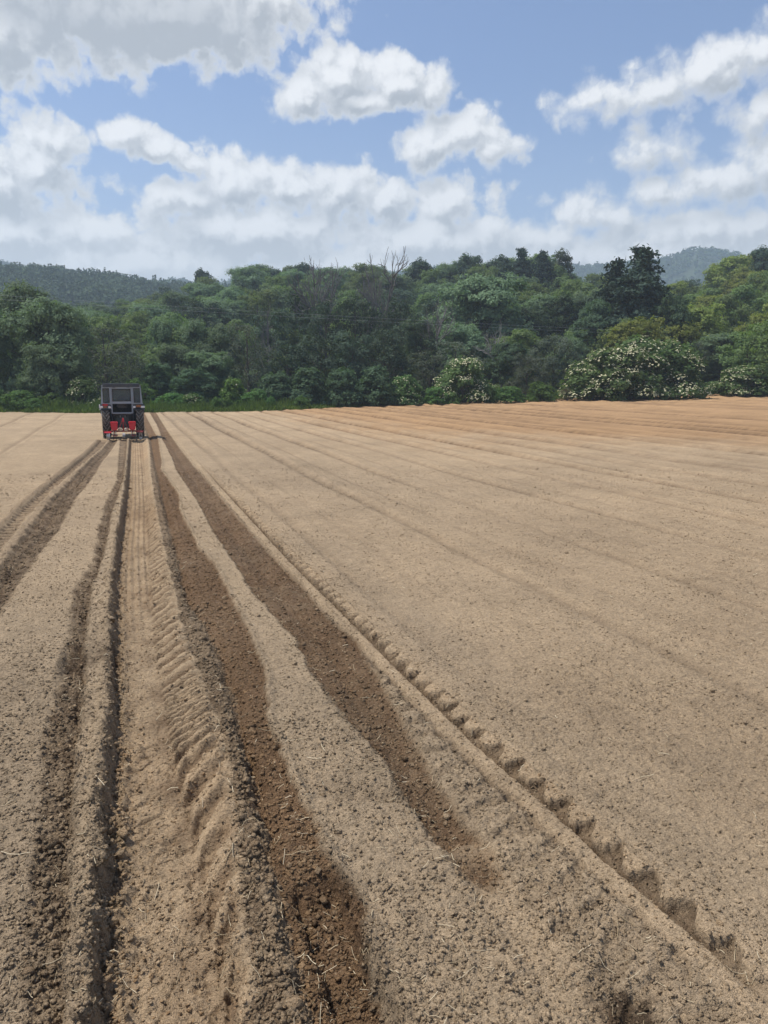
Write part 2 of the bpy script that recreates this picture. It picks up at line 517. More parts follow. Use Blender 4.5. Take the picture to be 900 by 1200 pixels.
    wet_shade += slope * (0.85 * (1 - lugE) * np.clip(1.7 - cell * 6, .25, 1) * (1 - .3 * big) + 0.06) * (0.85 + .6 * n5)  # gaps between lugs painted dark as shade; the slope faces the sun
    z += slope * big * (0.02 * lumps * f1)
    # --- light bank between the rut and F
    fl = er + .03
    # --- F: the drill right of the rut
    m = band(er + .015 + 0.05 * sstep(12, 30, Y), fr, .022)
    left = 1 - sstep(fg - .06, fg + .02, Xw)
    z += m * (-0.03 + left * (0.04 * lumps * f1 + .025 * lumps2 * f2) + (1 - left) * (0.014 * lumps * f1 + .008 * lumps2 * f2))
    z -= 0.075 * groove(fg, .055) * (0.7 + .5 * n1) - 0.018 * groove(fg - .10, .05)
    z += 0.02 * groove(fr + .02, .03) * (1 + n5)
    wet_shade += m * (0.98 - 0.34 * left + 0.35 * n5 * left + .18 * n1 + 0.10 * n15)
    tone += 0.8 * m * (1 - left)
    rough += m * (.7 + 0.4 * left)
    # open pit at the near end
    pit = sstep(3.42, 3.3, Y + .05 * n5) * band(.66, .86, .02)
    z -= 0.13 * pit + 0.06 * sstep(3.42, 3.3, Y) * groove(.65, .03)
    wet_shade += .35 * sstep(3.45, 3.3, Y) * band(.60, .92, .03)
    # --- G: light strip
    m = band(fr, hl, .03)
    tone -= 0.5 * m * sstep(9, 5, Y)
    z += m * (0.018 * lumps + .010 * lumps2 * f2) * f1 * sstep(7, 3.5, Y)
    rough += .3 * m * sstep(7, 4, Y)
    dent = np.exp(-((Y - 4.05 + .4 * (X - 1.1)) / .10) ** 2) * band(.95, 1.45, .08)
    z -= .04 * dent * (0.6 + lumps)
    wet_shade += .45 * dent * (0.5 + n15)
    # --- H: the outer drill, shallow, fading out towards the camera
    fadeH = sstep(2.7, 3.5, Y + .5 * n5)
    m = band(hl, hr, .03)
    mh = m * fadeH
    z += mh * (-0.045 + 0.022 * lumps * f1 + .012 * lumps2 * f2) - 0.045 * fadeH * groove(hl * .5 + hr * .5, .10)
    wet_shade += mh * (0.93 + .25 * n5 + .12 * n15 + .15 * n1)
    tone += 0.55 * mh
    rough += .5 * mh
    pit2 = np.exp(-(((X - 1.70) / .11) ** 2 + ((Y - 2.16) / .18) ** 2) * (1.0 + 1.3 * n5))
    z -= 0.06 * pit2
    wet_shade += 1.1 * sstep(.30, .75, pit2 + .35 * n15 + .2 * n40)
    # --- between H and the strip: crumbled tread blocks
    m = band(hr + .01, ic - .075, .02) * sstep(24, 14, Y)
    blk = 0.5 + 0.5 * np.sin((Y - .35 * X) / 0.235 * 2 * np.pi + 3.2 * n5 + 1.2 * n15 + 2.0 * n1)
    near = sstep(8, 5, Y)
    z += m * ((0.028 - .014 * near) * lumps * f1 + .010 * lumps2 * f2 - .022 * (1 - sstep(.2, .5, blk)) * near * f1)
    wet_shade += m * (.42 + .4 * n15 - .38 * near * sstep(.3, .6, blk)) * (1 - .55 * sstep(6, 4, Y))
    tone -= .40 * m
    rough += (.7 - .5 * sstep(6.5, 4, Y)) * m
    # --- I: the smooth pressed strip
    m = band(ic - .055, ic + .05, .016, X + .55 * wob)
    on = sstep(2.0, 2.9, Y) * sstep(40, 25, Y) * np.clip(.80 + 1.0 * pn(Y * 1.1, X * .4, 66) + .6 * n5, .15, 1)
    z = z * (1 - .6 * m * on) + m * on * (0.012 + .012 * n5 + .010 * n15 * f1)
    wet_shade *= (1 - .85 * m * on)
    wet_shade += .25 * m * on * np.clip(n5 + .1, 0, 1) + groove(ic - .085, .022) * on * (.5 + .5 * n15) * sstep(9, 5, Y)
    tone = tone * (1 - m) + .55 * m
    z -= .03 * groove(ic - .08, .025) * on
    # --- J: notches bitten by the tyre's shoulder lugs, brown, their shadow painted in
    q = (Y - .28 * (X - ic)) / 0.238 + .10 * n5 + .25 * pn(Y * .8, Y * 0 + 3, 61)
    s = q - np.floor(q)
    wdt = .165 + .05 * pn(Y * 2.3, Y * 0, 62)
    ux = (X - ic - .055) / np.maximum(wdt, .05)
    open_ = sstep(-.05, .04, ux) * (1 - sstep(.9, 1.05, ux))
    gap_w = (.42 + .20 * n5 + .15 * pn(Y * 1.7, Y * 0, 64)) * np.clip(1 - ux, 0, 1) ** .75 + .05 * n40 * f2 + .09 * n15 - .03
    notch = np.maximum(open_ * sstep(-.03, .07, gap_w - np.abs(s - .48 - .16 * ux)), sstep(-.06, .02, ux) * (1 - sstep(.10, .24, ux + .3 * n15)))
    nf = sstep(1.9, 2.4, Y) * np.clip(1.8 - cell * 5.5, 0, 1)
    z -= notch * nf * (.055 * (1.05 - .55 * np.clip(ux, 0, 1)) * (1 - .45 * lumps) - .012 * lumps2 * f2)
    wet_shade += sstep(.1, .5, notch) * nf * (.64 + .4 * n15 + .3 * n5)
    tongue = open_ * (1 - sstep(0, .4, notch)) * nf
    tone += .5 * tongue
    wet_shade *= 1 - .6 * tongue
    z += .026 * (1 - notch) * open_ * nf
    z -= .012 * groove(ic + .07, .02) * nf
    wet_shade += .4 * groove(ic + .068, .018) * nf
    # --- faint wheel lines on the open side
    z -= .014 * groove(2.52 + .02 * Y * 0, .05) * sstep(2, 4, Y) * sstep(16, 10, Y)
    # old straw-grey crumbs on the near right
    z += sstep(2.2, 2.6, X) * (0.010 * lumps + .008 * lumps2 * f2) * f1 * sstep(9, 4, Y)
    # tractor's shadow side stays natural
    z *= inside
    return z, np.clip(wet_shade, 0, 1.25), np.clip(tone, -1.2, 1.6), np.clip(rough, 0, 1.5), inside


# ------------------------------------------------------------------ soil material
def soil_material():
    m, h, bs, out = mat('soil')
    tc = h.new('ShaderNodeTexCoord')
    P = tc.outputs['Object']

    def attr(n):
        a = h.new('ShaderNodeAttribute')
        a.attribute_name = n
        return a.outputs['Fac']
    wet_shade, tone, field = attr('wet_shade'), attr('tone'), attr('field')
    n_big, _ = h.noise(P, 0.35, 4, .55)
    n_mid, _ = h.noise(P, 6.0, 5, .6)
    n_fin, c_fin = h.noise(P, 55.0, 4, .65)
    n_grit, _ = h.noise(P, 190.0, 2, .6)
    dry = h.mix(h.m('MULTIPLY_ADD', tone, .5, .5, True), DRY_GREY, DRY_TAN)
    dry = h.mix(h.ss(tone, .7, 1.5), dry, DRY_ORANGE)
    wet_shade_col = h.mix(h.ss(tone, -.2, 1.2), WET_SHADE_GREY, WET_SHADE_RED)
    wv = h.m('ADD', wet_shade, h.m('MULTIPLY', h.m('SUBTRACT', n_mid, .5), h.m('MULTIPLY', h.ss(wet_shade, .05, .4), .85)))
    wv = h.m('ADD', wv, h.m('MULTIPLY', h.m('SUBTRACT', n_fin, .5), h.m('MULTIPLY', h.ss(wet_shade, .05, .4), .9)), clamp=True)
    crumb, _ = h.noise(P, 21.0, 4, .7)
    dust = h.m('MULTIPLY', h.ss(crumb, .56, .66), h.ss(n_mid, .42, .60))
    wv = h.m('MULTIPLY', wv, h.m('MULTIPLY_ADD', dust, -.55, 1.0))
    col = h.mix(wv, dry, wet_shade_col)
    n_mot, _ = h.noise(h.vm('MULTIPLY', P, (1.0, .45, 1.0)), 1.7, 4, .6)
    v = h.m('ADD', h.m('MULTIPLY', h.m('SUBTRACT', h.m('ADD', h.m('MULTIPLY', n_big, .55), h.m('MULTIPLY', n_mot, .45)), .5), .95), h.m('MULTIPLY', h.m('SUBTRACT', n_mid, .5), .55))
    v = h.m('ADD', v, h.m('MULTIPLY', h.m('SUBTRACT', n_fin, .5), 1.15))
    v = h.m('ADD', v, h.m('MULTIPLY', h.m('SUBTRACT', n_grit, .5), .9))
    col = h.mix(1.0, col, h.m('ADD', v, 1.0), 'MULTIPLY')
    # pale grit and bits of straw dust
    vo = h.new('ShaderNodeTexVoronoi', feature='F1')
    h.put(vo.inputs['Vector'], P)
    vo.inputs['Scale'].default_value = 34.0
    dot = h.m('MULTIPLY', h.ss(vo.outputs['Distance'], .17, .08), h.ss(vo.outputs['Color'], .62, .70))
    col = h.mix(h.m('MULTIPLY', dot, .55), col, (.50, .41, .29))
    # turf and leaf litter past the end of the field
    g1, _ = h.noise(P, 1.3, 5, .6)
    turf = h.mix(g1, (.018, .032, .010), (.055, .085, .022))
    col = h.mix(field, turf, col)
    h.link(col, bs.inputs['Base Color'])
    bs.inputs['Roughness'].default_value = .95
    bs.inputs['Specular IOR Level'].default_value = .15
    b1 = h.new('ShaderNodeBump')
    b1.inputs['Strength'].default_value = 1.0
    b1.inputs['Distance'].default_value = .02
    h.link(h.m('ADD', n_fin, h.m('MULTIPLY', n_grit, .35)), b1.inputs['Height'])
    b2 = h.new('ShaderNodeBump')
    b2.inputs['Strength'].default_value = .85
    b2.inputs['Distance'].default_value = .05
    nb, _ = h.noise(P, 17.0, 5, .62)
    h.link(nb, b2.inputs['Height'])
    h.link(b1.outputs[0], b2.inputs['Normal'])
    b3 = h.new('ShaderNodeBump')
    b3.inputs['Strength'].default_value = .7
    b3.inputs['Distance'].default_value = .10
    n3, _ = h.noise(h.vm('MULTIPLY', P, (1.0, 1.9, 1.0)), 4.5, 6, .68)
    h.link(n3, b3.inputs['Height'])
    h.link(b2.outputs[0], b3.inputs['Normal'])
    h.link(b3.outputs[0], bs.inputs['Normal'])
    return m


DRY_GREY = (.318, .244, .162)
DRY_TAN = (.455, .330, .202)
DRY_ORANGE = (.420, .262, .134)
WET_SHADE_GREY = (.092, .063, .039)
WET_SHADE_RED = (.158, .096, .052)
M_SOIL = soil_material()


def build_ground():
    xs = list(np.arange(-2.45, 3.3, .012))
    s, x = .012, xs[-1]
    while x < 2300:
        s = min(s * (1.008 if x < 7 else 1.03 if x < 90 else 1.2), 260)
        x += s
        xs.append(x)
    s, x = .014, -2.45
    lefts = []
    while x > -2300:
        s = min(s * (1.03 if x > -30 else 1.2), 260)
        x -= s
        lefts.append(x)
    xs = np.array(lefts[::-1] + xs)
    ys, y = [], 1.2
    while y < 2300:
        ys.append(y)
        if y < 26:
            s = min(max(.010, .0006 * y * y), .055)
        elif y < 100:
            s = min(s * 1.012, .28)
        else:
            s = min(s * 1.12, 260)
        y += s
    s, y, pre = .03, 1.2, []
    while y > -1500:
        s = min(s * 1.35, 260)
        y -= s
        pre.append(y)
    ys = np.array(pre[::-1] + ys)
    X, Y = np.meshgrid(xs, ys)
    sh = X.shape
    X, Y = X.ravel(), Y.ravel()
    dz, wet_shade, tone, rough, inside = field_surface(X, Y)
    wob = 1.1 * pn(X * .45, Y * .7, 71) + .6 * pn(X * 2.5, Y * 2.5, 72)
    fieldmask = sstep(-.3, .3, field_end(X) - Y + wob)
    Z = terrain(X, Y) + dz + (1 - fieldmask) * .06
    ny, nx = sh
    i = np.arange(ny * nx).reshape(sh)
    q = np.stack([i[:-1, :-1], i[:-1, 1:], i[1:, 1:], i[1:, :-1]], -1).reshape(-1, 4)
    me = np_mesh('ground', np.stack([X, Y, Z], 1), q, 4, [M_SOIL], smooth=True)
    for n, a in (('wet_shade', wet_shade), ('tone', tone), ('field', fieldmask)):
        at = me.attributes.new(n, 'FLOAT', 'POINT')
        at.data.foreach_set('value', a.astype(np.float32))
    o = place('ground', me)
    tag(o, kind='structure')
    print('ground', sh)
    return o


ground = build_ground()


def soil_z(x, y):
    x, y = np.atleast_1d(np.asarray(x, float)), np.atleast_1d(np.asarray(y, float))
    return terrain(x, y) + field_surface(x, y)[0]

# ------------------------------------------------------------------ vegetation
def leaf_material(name, dark, light, trans=.34, rough=.7):
    m, h, bs, out = mat(name)
    oi = h.new('ShaderNodeObjectInfo')
    g = h.new('ShaderNodeNewGeometry')
    tc = h.new('ShaderNodeTexCoord')
    n, _ = h.noise(tc.outputs['Object'], .55, 3, .6)
    f = h.m('ADD', h.m('MULTIPLY', g.outputs['Random Per Island'], .55), h.m('MULTIPLY', n, .45))
    col = h.mix(f, dark, light)
    hs = h.new('ShaderNodeHueSaturation')
    h.link(col, hs.inputs['Color'])
    h.link(h.m('MULTIPLY_ADD', oi.outputs['Random'], .035, .4825), hs.inputs['Hue'])
    h.link(h.m('MULTIPLY_ADD', oi.outputs['Random'], .55, 1.0), hs.inputs['Value'])
    col = hs.outputs[0]
    h.link(col, bs.inputs['Base Color'])
    bs.inputs['Roughness'].default_value = rough
    bs.inputs['Specular IOR Level'].default_value = .10
    tr = h.new('ShaderNodeBsdfTranslucent')
    tcol = h.mix(1.0, col, (1.1, 1.25, .55), 'MULTIPLY')
    h.link(tcol, tr.inputs[0])
    mx = h.new('ShaderNodeMixShader')
    mx.inputs[0].default_value = trans
    h.link(bs.outputs[0], mx.inputs[1])
    h.link(tr.outputs[0], mx.inputs[2])
    h.link(mx.outputs[0], out.inputs[0])
    return m


def bark_material(name, a, b):
    m, h, bs, out = mat(name)
    tc = h.new('ShaderNodeTexCoord')
    n, _ = h.noise(h.vm('MULTIPLY', tc.outputs['Object'], (6, 6, 1.2)), 1.0, 5, .65)
    h.link(h.mix(n, a, b), bs.inputs['Base Color'])
    bs.inputs['Roughness'].default_value = .9
    return m


LM = {
    'round': leaf_material('leaf_grey_green', (.074, .114, .064), (.160, .220, .122)),
    'dense': leaf_material('leaf_dark_green', (.038, .068, .038), (.090, .135, .072)),
    'dark': leaf_material('leaf_deep_green', (.030, .050, .033), (.068, .096, .060), .24),
    'airy': leaf_material('leaf_dull_grey', (.056, .070, .050), (.110, .130, .092)),
    'shrub': leaf_material('leaf_fresh_green', (.042, .092, .026), (.115, .190, .058)),
    'yellow': leaf_material('leaf_yellow_green', (.050, .090, .018), (.130, .180, .050)),
    'hill': leaf_material('leaf_hillside', (.072, .108, .042), (.160, .205, .080), .40),
    'hilly': leaf_material('leaf_hillside_yellow_sunlit', (.105, .140, .035), (.230, .250, .075), .40),  # lighter yellow green puts the right slope's sunlight into the leaf colour
    'elder': leaf_material('leaf_elder', (.042, .082, .026), (.120, .175, .062)),
    'pine': leaf_material('needles', (.018, .034, .024), (.046, .070, .046), .12),
    'brown': leaf_material('leaf_dry_brown', (.065, .050, .034), (.13, .10, .065)),
}
BARK = bark_material('bark', (.035, .028, .021), (.10, .085, .068))
BARK_PALE = bark_material('bark_dead_pale', (.17, .16, .14), (.34, .32, .29))
BARK_GREY = bark_material('bark_dead_grey', (.085, .080, .076), (.185, .175, .165))
m, h, bs, out = mat('flower_cream')
oi = h.new('ShaderNodeNewGeometry')
h.link(h.mix(oi.outputs['Random Per Island'], (.42, .41, .21), (.60, .57, .37)), bs.inputs['Base Color'])
bs.inputs['Roughness'].default_value = .8
M_FLOWER = m


def leaves(name, C, N, S, material, rng, elong=1.45):
    """a mesh of small folded leaves at C facing N, of size S"""
    n = len(C)
    N = N / (np.linalg.norm(N, axis=1, keepdims=True) + 1e-9)
    r = rng.normal(size=(n, 3))
    T = r - (r * N).sum(1, keepdims=True) * N
    T /= np.linalg.norm(T, axis=1, keepdims=True) + 1e-9
    B = np.cross(N, T)
    S = S[:, None]
    V = np.stack([C - T * S * elong * .5, C + B * S * .42 - N * S * .13, C + T * S * elong * .5, C - B * S * .42 - N * S * .13], 1)
    return np_mesh(name, V.reshape(-1, 3), np.arange(n * 4), 4, [material])


class Tubes:
    def __init__(self):
        self.v, self.f, self.n = [], [], 0

    def add(self, pts, rad, k=6):
        pts = np.asarray(pts, float)
        rad = np.broadcast_to(np.asarray(rad, float), (len(pts),))
        d = np.gradient(pts, axis=0)
        d /= np.linalg.norm(d, axis=1, keepdims=True) + 1e-9
        ref = np.where(np.abs(d[:, 2:3]) > .9, np.array([[1., 0, 0]]), np.array([[0, 0, 1.]]))
        a = np.cross(d, ref)
        a /= np.linalg.norm(a, axis=1, keepdims=True) + 1e-9
        b = np.cross(d, a)
        th = np.linspace(0, 2 * np.pi, k, endpoint=False)
        ring = pts[:, None] + rad[:, None, None] * (np.cos(th)[None, :, None] * a[:, None] + np.sin(th)[None, :, None] * b[:, None])
        m_ = len(pts)
        i = self.n + np.arange(m_ * k).reshape(m_, k)
        j = np.roll(i, -1, 1)
        self.f.append(np.stack([i[:-1], j[:-1], j[1:], i[1:]], -1).reshape(-1, 4))
        self.v.append(ring.reshape(-1, 3))
        self.n += m_ * k

    def mesh(self, name, material):
        return np_mesh(name, np.concatenate(self.v), np.concatenate(self.f), 4, [material], smooth=True)


def bent(a, b, rng, n=5, w=.08):
    a, b = np.asarray(a, float), np.asarray(b, float)
    t = np.linspace(0, 1, n)[:, None]
    L = np.linalg.norm(b - a)
    off = rng.normal(size=(n, 3)) * w * L * np.sin(np.pi * t)
    p = a + (b - a) * t + off
    p[:, 2] += .10 * L * np.sin(np.pi * t[:, 0])
    return p


def unit(rng, n):
    v = rng.normal(size=(n, 3))
    return v / np.linalg.norm(v, axis=1, keepdims=True)


def crown_points(rng, lobes, per_lobe, per_clump, spread, leaf):
    """leaves gathered in clumps over the outside of each lobe (x, y, z, rx, rz)"""
    Cs, Ns, Ss = [], [], []
    for (lx, ly, lz, r, rz) in lobes:
        k = max(4, int(per_lobe * (r / 1.5) ** 2))
        d = unit(rng, k)
        d[:, 2] = np.where(d[:, 2] < -.35, -d[:, 2] * .6, d[:, 2])
        rad = r * (0.72 + .38 * rng.random((k, 1)))
        c = np.array([[lx, ly, lz]]) + d * rad * np.array([[1, 1, rz / r]])
        kk = rng.integers(int(per_clump * .5), int(per_clump * 1.5), k)
        c2, d2 = np.repeat(c, kk, 0), np.repeat(d, kk, 0)
        n = len(c2)
        sp = np.repeat(spread * (.6 + .8 * rng.random((k, 1))), kk, 0)
        p = c2 + rng.normal(size=(n, 3)) * sp * np.array([[1, 1, .7]])
        nn = d2 * 1.15 + rng.normal(size=(n, 3)) * .42 + np.array([[0, 0, .35]])
        Cs.append(p)
        Ns.append(nn)
        Ss.append(leaf * (.6 + .8 * rng.random(n)))
    return np.concatenate(Cs), np.concatenate(Ns), np.concatenate(Ss)


PROTO_H = 10.0


def broadleaf(seed, material, wide=.34, nl=16, per_lobe=34, per_clump=34, spread=.21, leaf=.19, low=.10, top_shape=1.0, lobe_r=(.11, .19), hollow=.35, bark=BARK):
    """a 10 m tree: (trunk mesh, crown mesh)"""
    rng = np.random.default_rng(seed)
    H = PROTO_H
    lobes = []
    for i in range(nl):
        t = (i + .5) / nl
        zz = low + (.93 - low) * (t ** .85)
        # half width of the crown at this height
        w = wide * (np.sin(np.pi * np.clip((zz - low + .10) / (1.10 - low + .06), 0, 1)) ** .65) * (1 if zz < .6 else top_shape)
        a = i * 2.399 + rng.normal() * .5
        rr = w * (hollow + (1 - hollow) * rng.random() ** .5)
        r = H * rng.uniform(*lobe_r) * (1.0 if zz < .75 else .82)
        z = H * zz
        z = min(z, H * .995 - r * .8)
        lobes.append((max(0, rr * H - r * .35) * np.cos(a), max(0, rr * H - r * .35) * np.sin(a), z, r, r * rng.uniform(.75, 1.05)))
    lobes.append((rng.normal() * .3, rng.normal() * .3, H * .98 - H * lobe_r[0], H * lobe_r[0] * 1.1, H * lobe_r[0]))
    C, N, S = crown_points(rng, lobes, per_lobe, per_clump, spread, leaf)
    keep = C[:, 2] > .05
    crown = leaves('crown', C[keep], N[keep], S[keep], material, rng)
    tb = Tubes()
    lean = rng.normal(size=2) * .35
    tp = np.array([[0, 0, -.4], [lean[0] * .15, lean[1] * .15, H * .2], [lean[0] * .6, lean[1] * .6, H * .5], [lean[0], lean[1], H * .86]])
    tb.add(tp, [.24, .19, .12, .03], 8)
    for (x, y, z, r, rz) in lobes:
        z0 = max(H * .12, z - H * rng.uniform(.14, .28))
        f = np.clip(z0 / (H * .86), 0, 1)
        o = np.array([lean[0] * f, lean[1] * f, z0])
        tb.add(bent(o, (x, y, z), rng), np.linspace(.085 * (1.15 - f), .015, 5), 5)
        for _ in range(2):
            e = np.array([x, y, z]) + unit(rng, 1)[0] * r * .8
            tb.add(bent((x, y, z), e, rng, 4), [.03, .022, .015, .007], 4)
    return tb.mesh('trunk', bark), crown


def conifer(seed, ragged=.35):
    rng = np.random.default_rng(seed)
    H = PROTO_H
    tb = Tubes()
    tb.add([[0, 0, -.4], [.05, 0, H * .5], [0, .05, H * .98]], [.2, .13, .02], 8)
    Cs, Ns, Ss = [], [], []
    z = H * .10
    while z < H * .985:
        t = z / H
        L = (1 - t) ** .72 * H * .30 * (1 + .25 * np.sin(z * 2.1))
        nb = 6 if t < .8 else 4
        a0 = rng.random() * 6.28
        for b in range(nb):
            if rng.random() < ragged * .35:
                continue
            l = L * rng.uniform(.55, 1.15) + .12
            a = a0 + b * 6.283 / nb + rng.normal() * .25
            e = np.array([np.cos(a) * l, np.sin(a) * l, z + l * rng.uniform(.02, .38) - .1])
            p = bent((0, 0, z), e, rng, 5, .05)
            tb.add(p, np.linspace(.045, .01, 5), 4)
            for s in np.linspace(.30, 1.0, max(2, int(l / .33))):
                c = np.array([np.interp(s, np.linspace(0, 1, 5), p[:, k]) for k in range(3)])
                n = rng.integers(22, 40)
                Cs.append(c + rng.normal(size=(n, 3)) * np.array([[.22, .22, .12]]))
                Ns.append(rng.normal(size=(n, 3)) * .6 + np.array([[np.cos(a) * .5, np.sin(a) * .5, .6]]))
                Ss.append(.20 * (.6 + .8 * rng.random(n)))
        z += H * .040 * rng.uniform(.8, 1.35)
    crown = leaves('crown', np.concatenate(Cs), np.concatenate(Ns), np.concatenate(Ss), LM['pine'], rng, 1.9)
    return tb.mesh('trunk', BARK), crown


def bare(seed, bark, spread=.5, some_leaves=False):
    rng = np.random.default_rng(seed)
    H = PROTO_H
    tr, tw = Tubes(), Tubes()

    def grow(p, d, L, r, lvl):
        n = 4
        pts = [p]
        for _ in range(n):
            d = d + rng.normal(size=3) * .13
            d[2] += .05
            d /= np.linalg.norm(d)
            pts.append(pts[-1] + d * L / n)
        pts = np.array(pts)
        (tr if lvl < 2 else tw).add(pts, np.linspace(r, r * .55, n + 1), 6 if lvl < 2 else 3)
        if lvl >= 5:
            return
        for c in range(3 if lvl < 4 else 2):
            f = rng.uniform(.35, 1.0) if c else 1.0
            o = pts[min(n, int(round(f * n)))]
            nd = d + rng.normal(size=3) * spread * (1.0 if c else .5)
            nd[2] = abs(nd[2]) * .8 + .12
            nd /= np.linalg.norm(nd)
            grow(o, nd, L * rng.uniform(.58, .82), r * (.68 if c == 0 else .56), lvl + 1)
    grow(np.array([0, 0, -.3]), np.array([0, 0, 1.]), H * .36, .29, 0)
    v = np.concatenate(tw.v)
    top = v[:, 2].max()
    k = H / top
    for T in (tr, tw):
        T.v = [q * np.array([[k * .95, k * .95, k]]) for q in T.v]
    return tr.mesh('trunk', bark), tw.mesh('branches', bark)


def bush(seed, material, wide=.55, nl=12, per_lobe=40, per_clump=24, leaf=.20, flowers=0, spread=.19, fr=.12):
    """a 5 m bush: stems, foliage and, if asked, flat flower heads over the outside"""
    rng = np.random.default_rng(seed)
    H = 5.0
    lobes = []
    for i in range(nl):
        a = i * 2.399 + rng.normal() * .4
        t = (i + .5) / nl
        r = H * rng.uniform(.16, .25)
        w = wide * H * np.sqrt(1 - (t * .92) ** 2)
        rr = max(0, w - r * .8) * (.45 + .55 * rng.random() ** .5)
        z = r * .55 + (H - r * 1.5) * t * rng.uniform(.82, 1.05)
        lobes.append((rr * np.cos(a), rr * np.sin(a), z, r, r * rng.uniform(.75, .95)))
    for i in range(7):      # skirts down to the ground
        a = i * .9 + rng.random()
        r = H * rng.uniform(.12, .18)
        lobes.append((np.cos(a) * (wide * H - r), np.sin(a) * (wide * H - r), r * .6, r, r))
    C, N, S = crown_points(rng, lobes, per_lobe, per_clump, spread, leaf)
    C[:, 2] = np.maximum(C[:, 2], .03 + .1 * rng.random(len(C)))
    fol = leaves('foliage', C, N, S, material, rng)
    tb = Tubes()
    for (x, y, z, r, rz) in lobes:
        b = np.array([x, y, 0]) * .18
        b[2] = -.25
        tb.add(bent(b, (x, y, z), rng), np.linspace(.06, .014, 5), 5)
    stems = tb.mesh('stems', BARK)
    fl = None
    if flowers:
        V, F = [], []
        per = flowers // len(lobes) + 1
        n = 0
        th = np.linspace(0, 2 * np.pi, 6, endpoint=False)
        L = np.array([(q[0], q[1], q[2]) for q in lobes])
        Rr = np.array([q[3] for q in lobes])
        for (x, y, z, r, rz) in lobes:
            d = unit(rng, per)
            d[:, 2] = np.abs(d[:, 2]) * 1.0 - .12
            for q in d:
                c = np.array([x, y, z]) + q * np.array([r, r, rz]) * rng.uniform(1.12, 1.3)
                if math.sin(c[0] * 1.9 + seed) + math.sin(c[2] * 2.3 + c[1] * 1.7) < -.35 + .5 * rng.normal():
                    continue
                if (np.linalg.norm((L - c), axis=1) < Rr * .95).sum() > 0 or c[2] < .3:
                    continue
                nrm = q + np.array([0, 0, .7]) + rng.normal(size=3) * .2
                nrm /= np.linalg.norm(nrm)
                t_ = np.cross(nrm, rng.normal(size=3))
                t_ /= np.linalg.norm(t_)
                b_ = np.cross(nrm, t_)
                s = fr * rng.uniform(.55, 1.25)
                # a flat head made of a few small florets
                for _ in range(4):
                    o = c + (t_ * rng.normal() + b_ * rng.normal()) * s * .42 + nrm * rng.normal() * s * .08
                    ss_ = s * rng.uniform(.35, .6)
                    V.append(o + nrm * ss_ * .25)
                    V.extend(o + ss_ * (np.cos(x_) * t_ + np.sin(x_) * b_) for x_ in th)
                    for j in range(6):
                        F.append((n, n + 1 + j, n + 1 + (j + 1) % 6))
                    n += 7
        fl = np_mesh('blossom', np.array(V), np.array(F), 3, [M_FLOWER])
    return stems, fol, fl


# one mesh set of each kind; trees of a kind share them
KIT = {}
KIT['round'] = [broadleaf(s, LM['round'], wide=.37, nl=14, per_lobe=44, per_clump=36, lobe_r=(.15, .23), low=.08, spread=.25, leaf=.18) for s in (11, 12, 13)]
KIT['dense'] = [broadleaf(s, LM['dense'], wide=.33, nl=18, lobe_r=(.10, .17), low=.08) for s in (21, 22)]
KIT['dark'] = [broadleaf(s, LM['dark'], wide=.34, nl=20, per_lobe=26, per_clump=22, lobe_r=(.09, .15), low=.06, spread=.27) for s in (31, 32, 33)]
KIT['slender'] = [broadleaf(41, LM['dense'], wide=.20, nl=15, lobe_r=(.07, .12), low=.08)]
KIT['airy'] = [broadleaf(s, LM['airy'], wide=.33, nl=18, per_lobe=20, per_clump=13, lobe_r=(.09, .15), low=.08, spread=.32, leaf=.19) for s in (51, 52)]
KIT['willow2'] = [broadleaf(s, LM['airy'], wide=.40, nl=16, per_lobe=30, per_clump=22, lobe_r=(.10, .17), low=.05, spread=.26, leaf=.19) for s in (55,)]
KIT['hill'] = [broadleaf(s, LM['hill'], wide=.42, nl=15, per_lobe=26, per_clump=20, lobe_r=(.13, .20), low=.10, leaf=.24, spread=.25) for s in (61, 62, 63)]
KIT['hilly'] = [broadleaf(64, LM['hilly'], wide=.42, nl=15, per_lobe=26, per_clump=20, lobe_r=(.13, .20), low=.10, leaf=.30, spread=.26)]
KIT['ridge'] = [broadleaf(s, LM['dark'], wide=.38, nl=16, per_lobe=28, per_clump=20, lobe_r=(.12, .19), low=.10, leaf=.30, spread=.25) for s in (65, 66)]
KIT['ridgel'] = [broadleaf(67, LM['airy'], wide=.30, nl=16, per_lobe=24, per_clump=18, lobe_r=(.10, .16), low=.10, leaf=.28, spread=.28)]
KIT['pine'] = [conifer(71)]
KIT['pine2'] = [conifer(72, .15)]
KIT['bare'] = [bare(81, BARK_GREY, .50), bare(82, BARK_GREY, .42), bare(83, BARK_GREY, .55)]
KIT['bareS'] = [bare(84, BARK_PALE, .62)]
KIT['shrub'] = [bush(s, LM['shrub'], wide=.60) for s in (91, 92)]
KIT['shrub2'] = [bush(s, LM['dense'], wide=.45, nl=15) for s in (93, 94)]
KIT['yellow'] = [bush(95, LM['yellow'], wide=.40, flowers=60)]
KIT['brown'] = [bush(96, LM['brown'], wide=.45, per_lobe=26, per_clump=14, leaf=.12)]
KIT['elder'] = [bush(s, LM['elder'], wide=.55, nl=14, flowers=f, fr=.080) for s, f in ((101, 3200), (102, 3500), (103, 2900))]
KIT['elderfew'] = [bush(s, LM['elder'], wide=.55, nl=14, flowers=700, fr=.08) for s in (104, 105)]
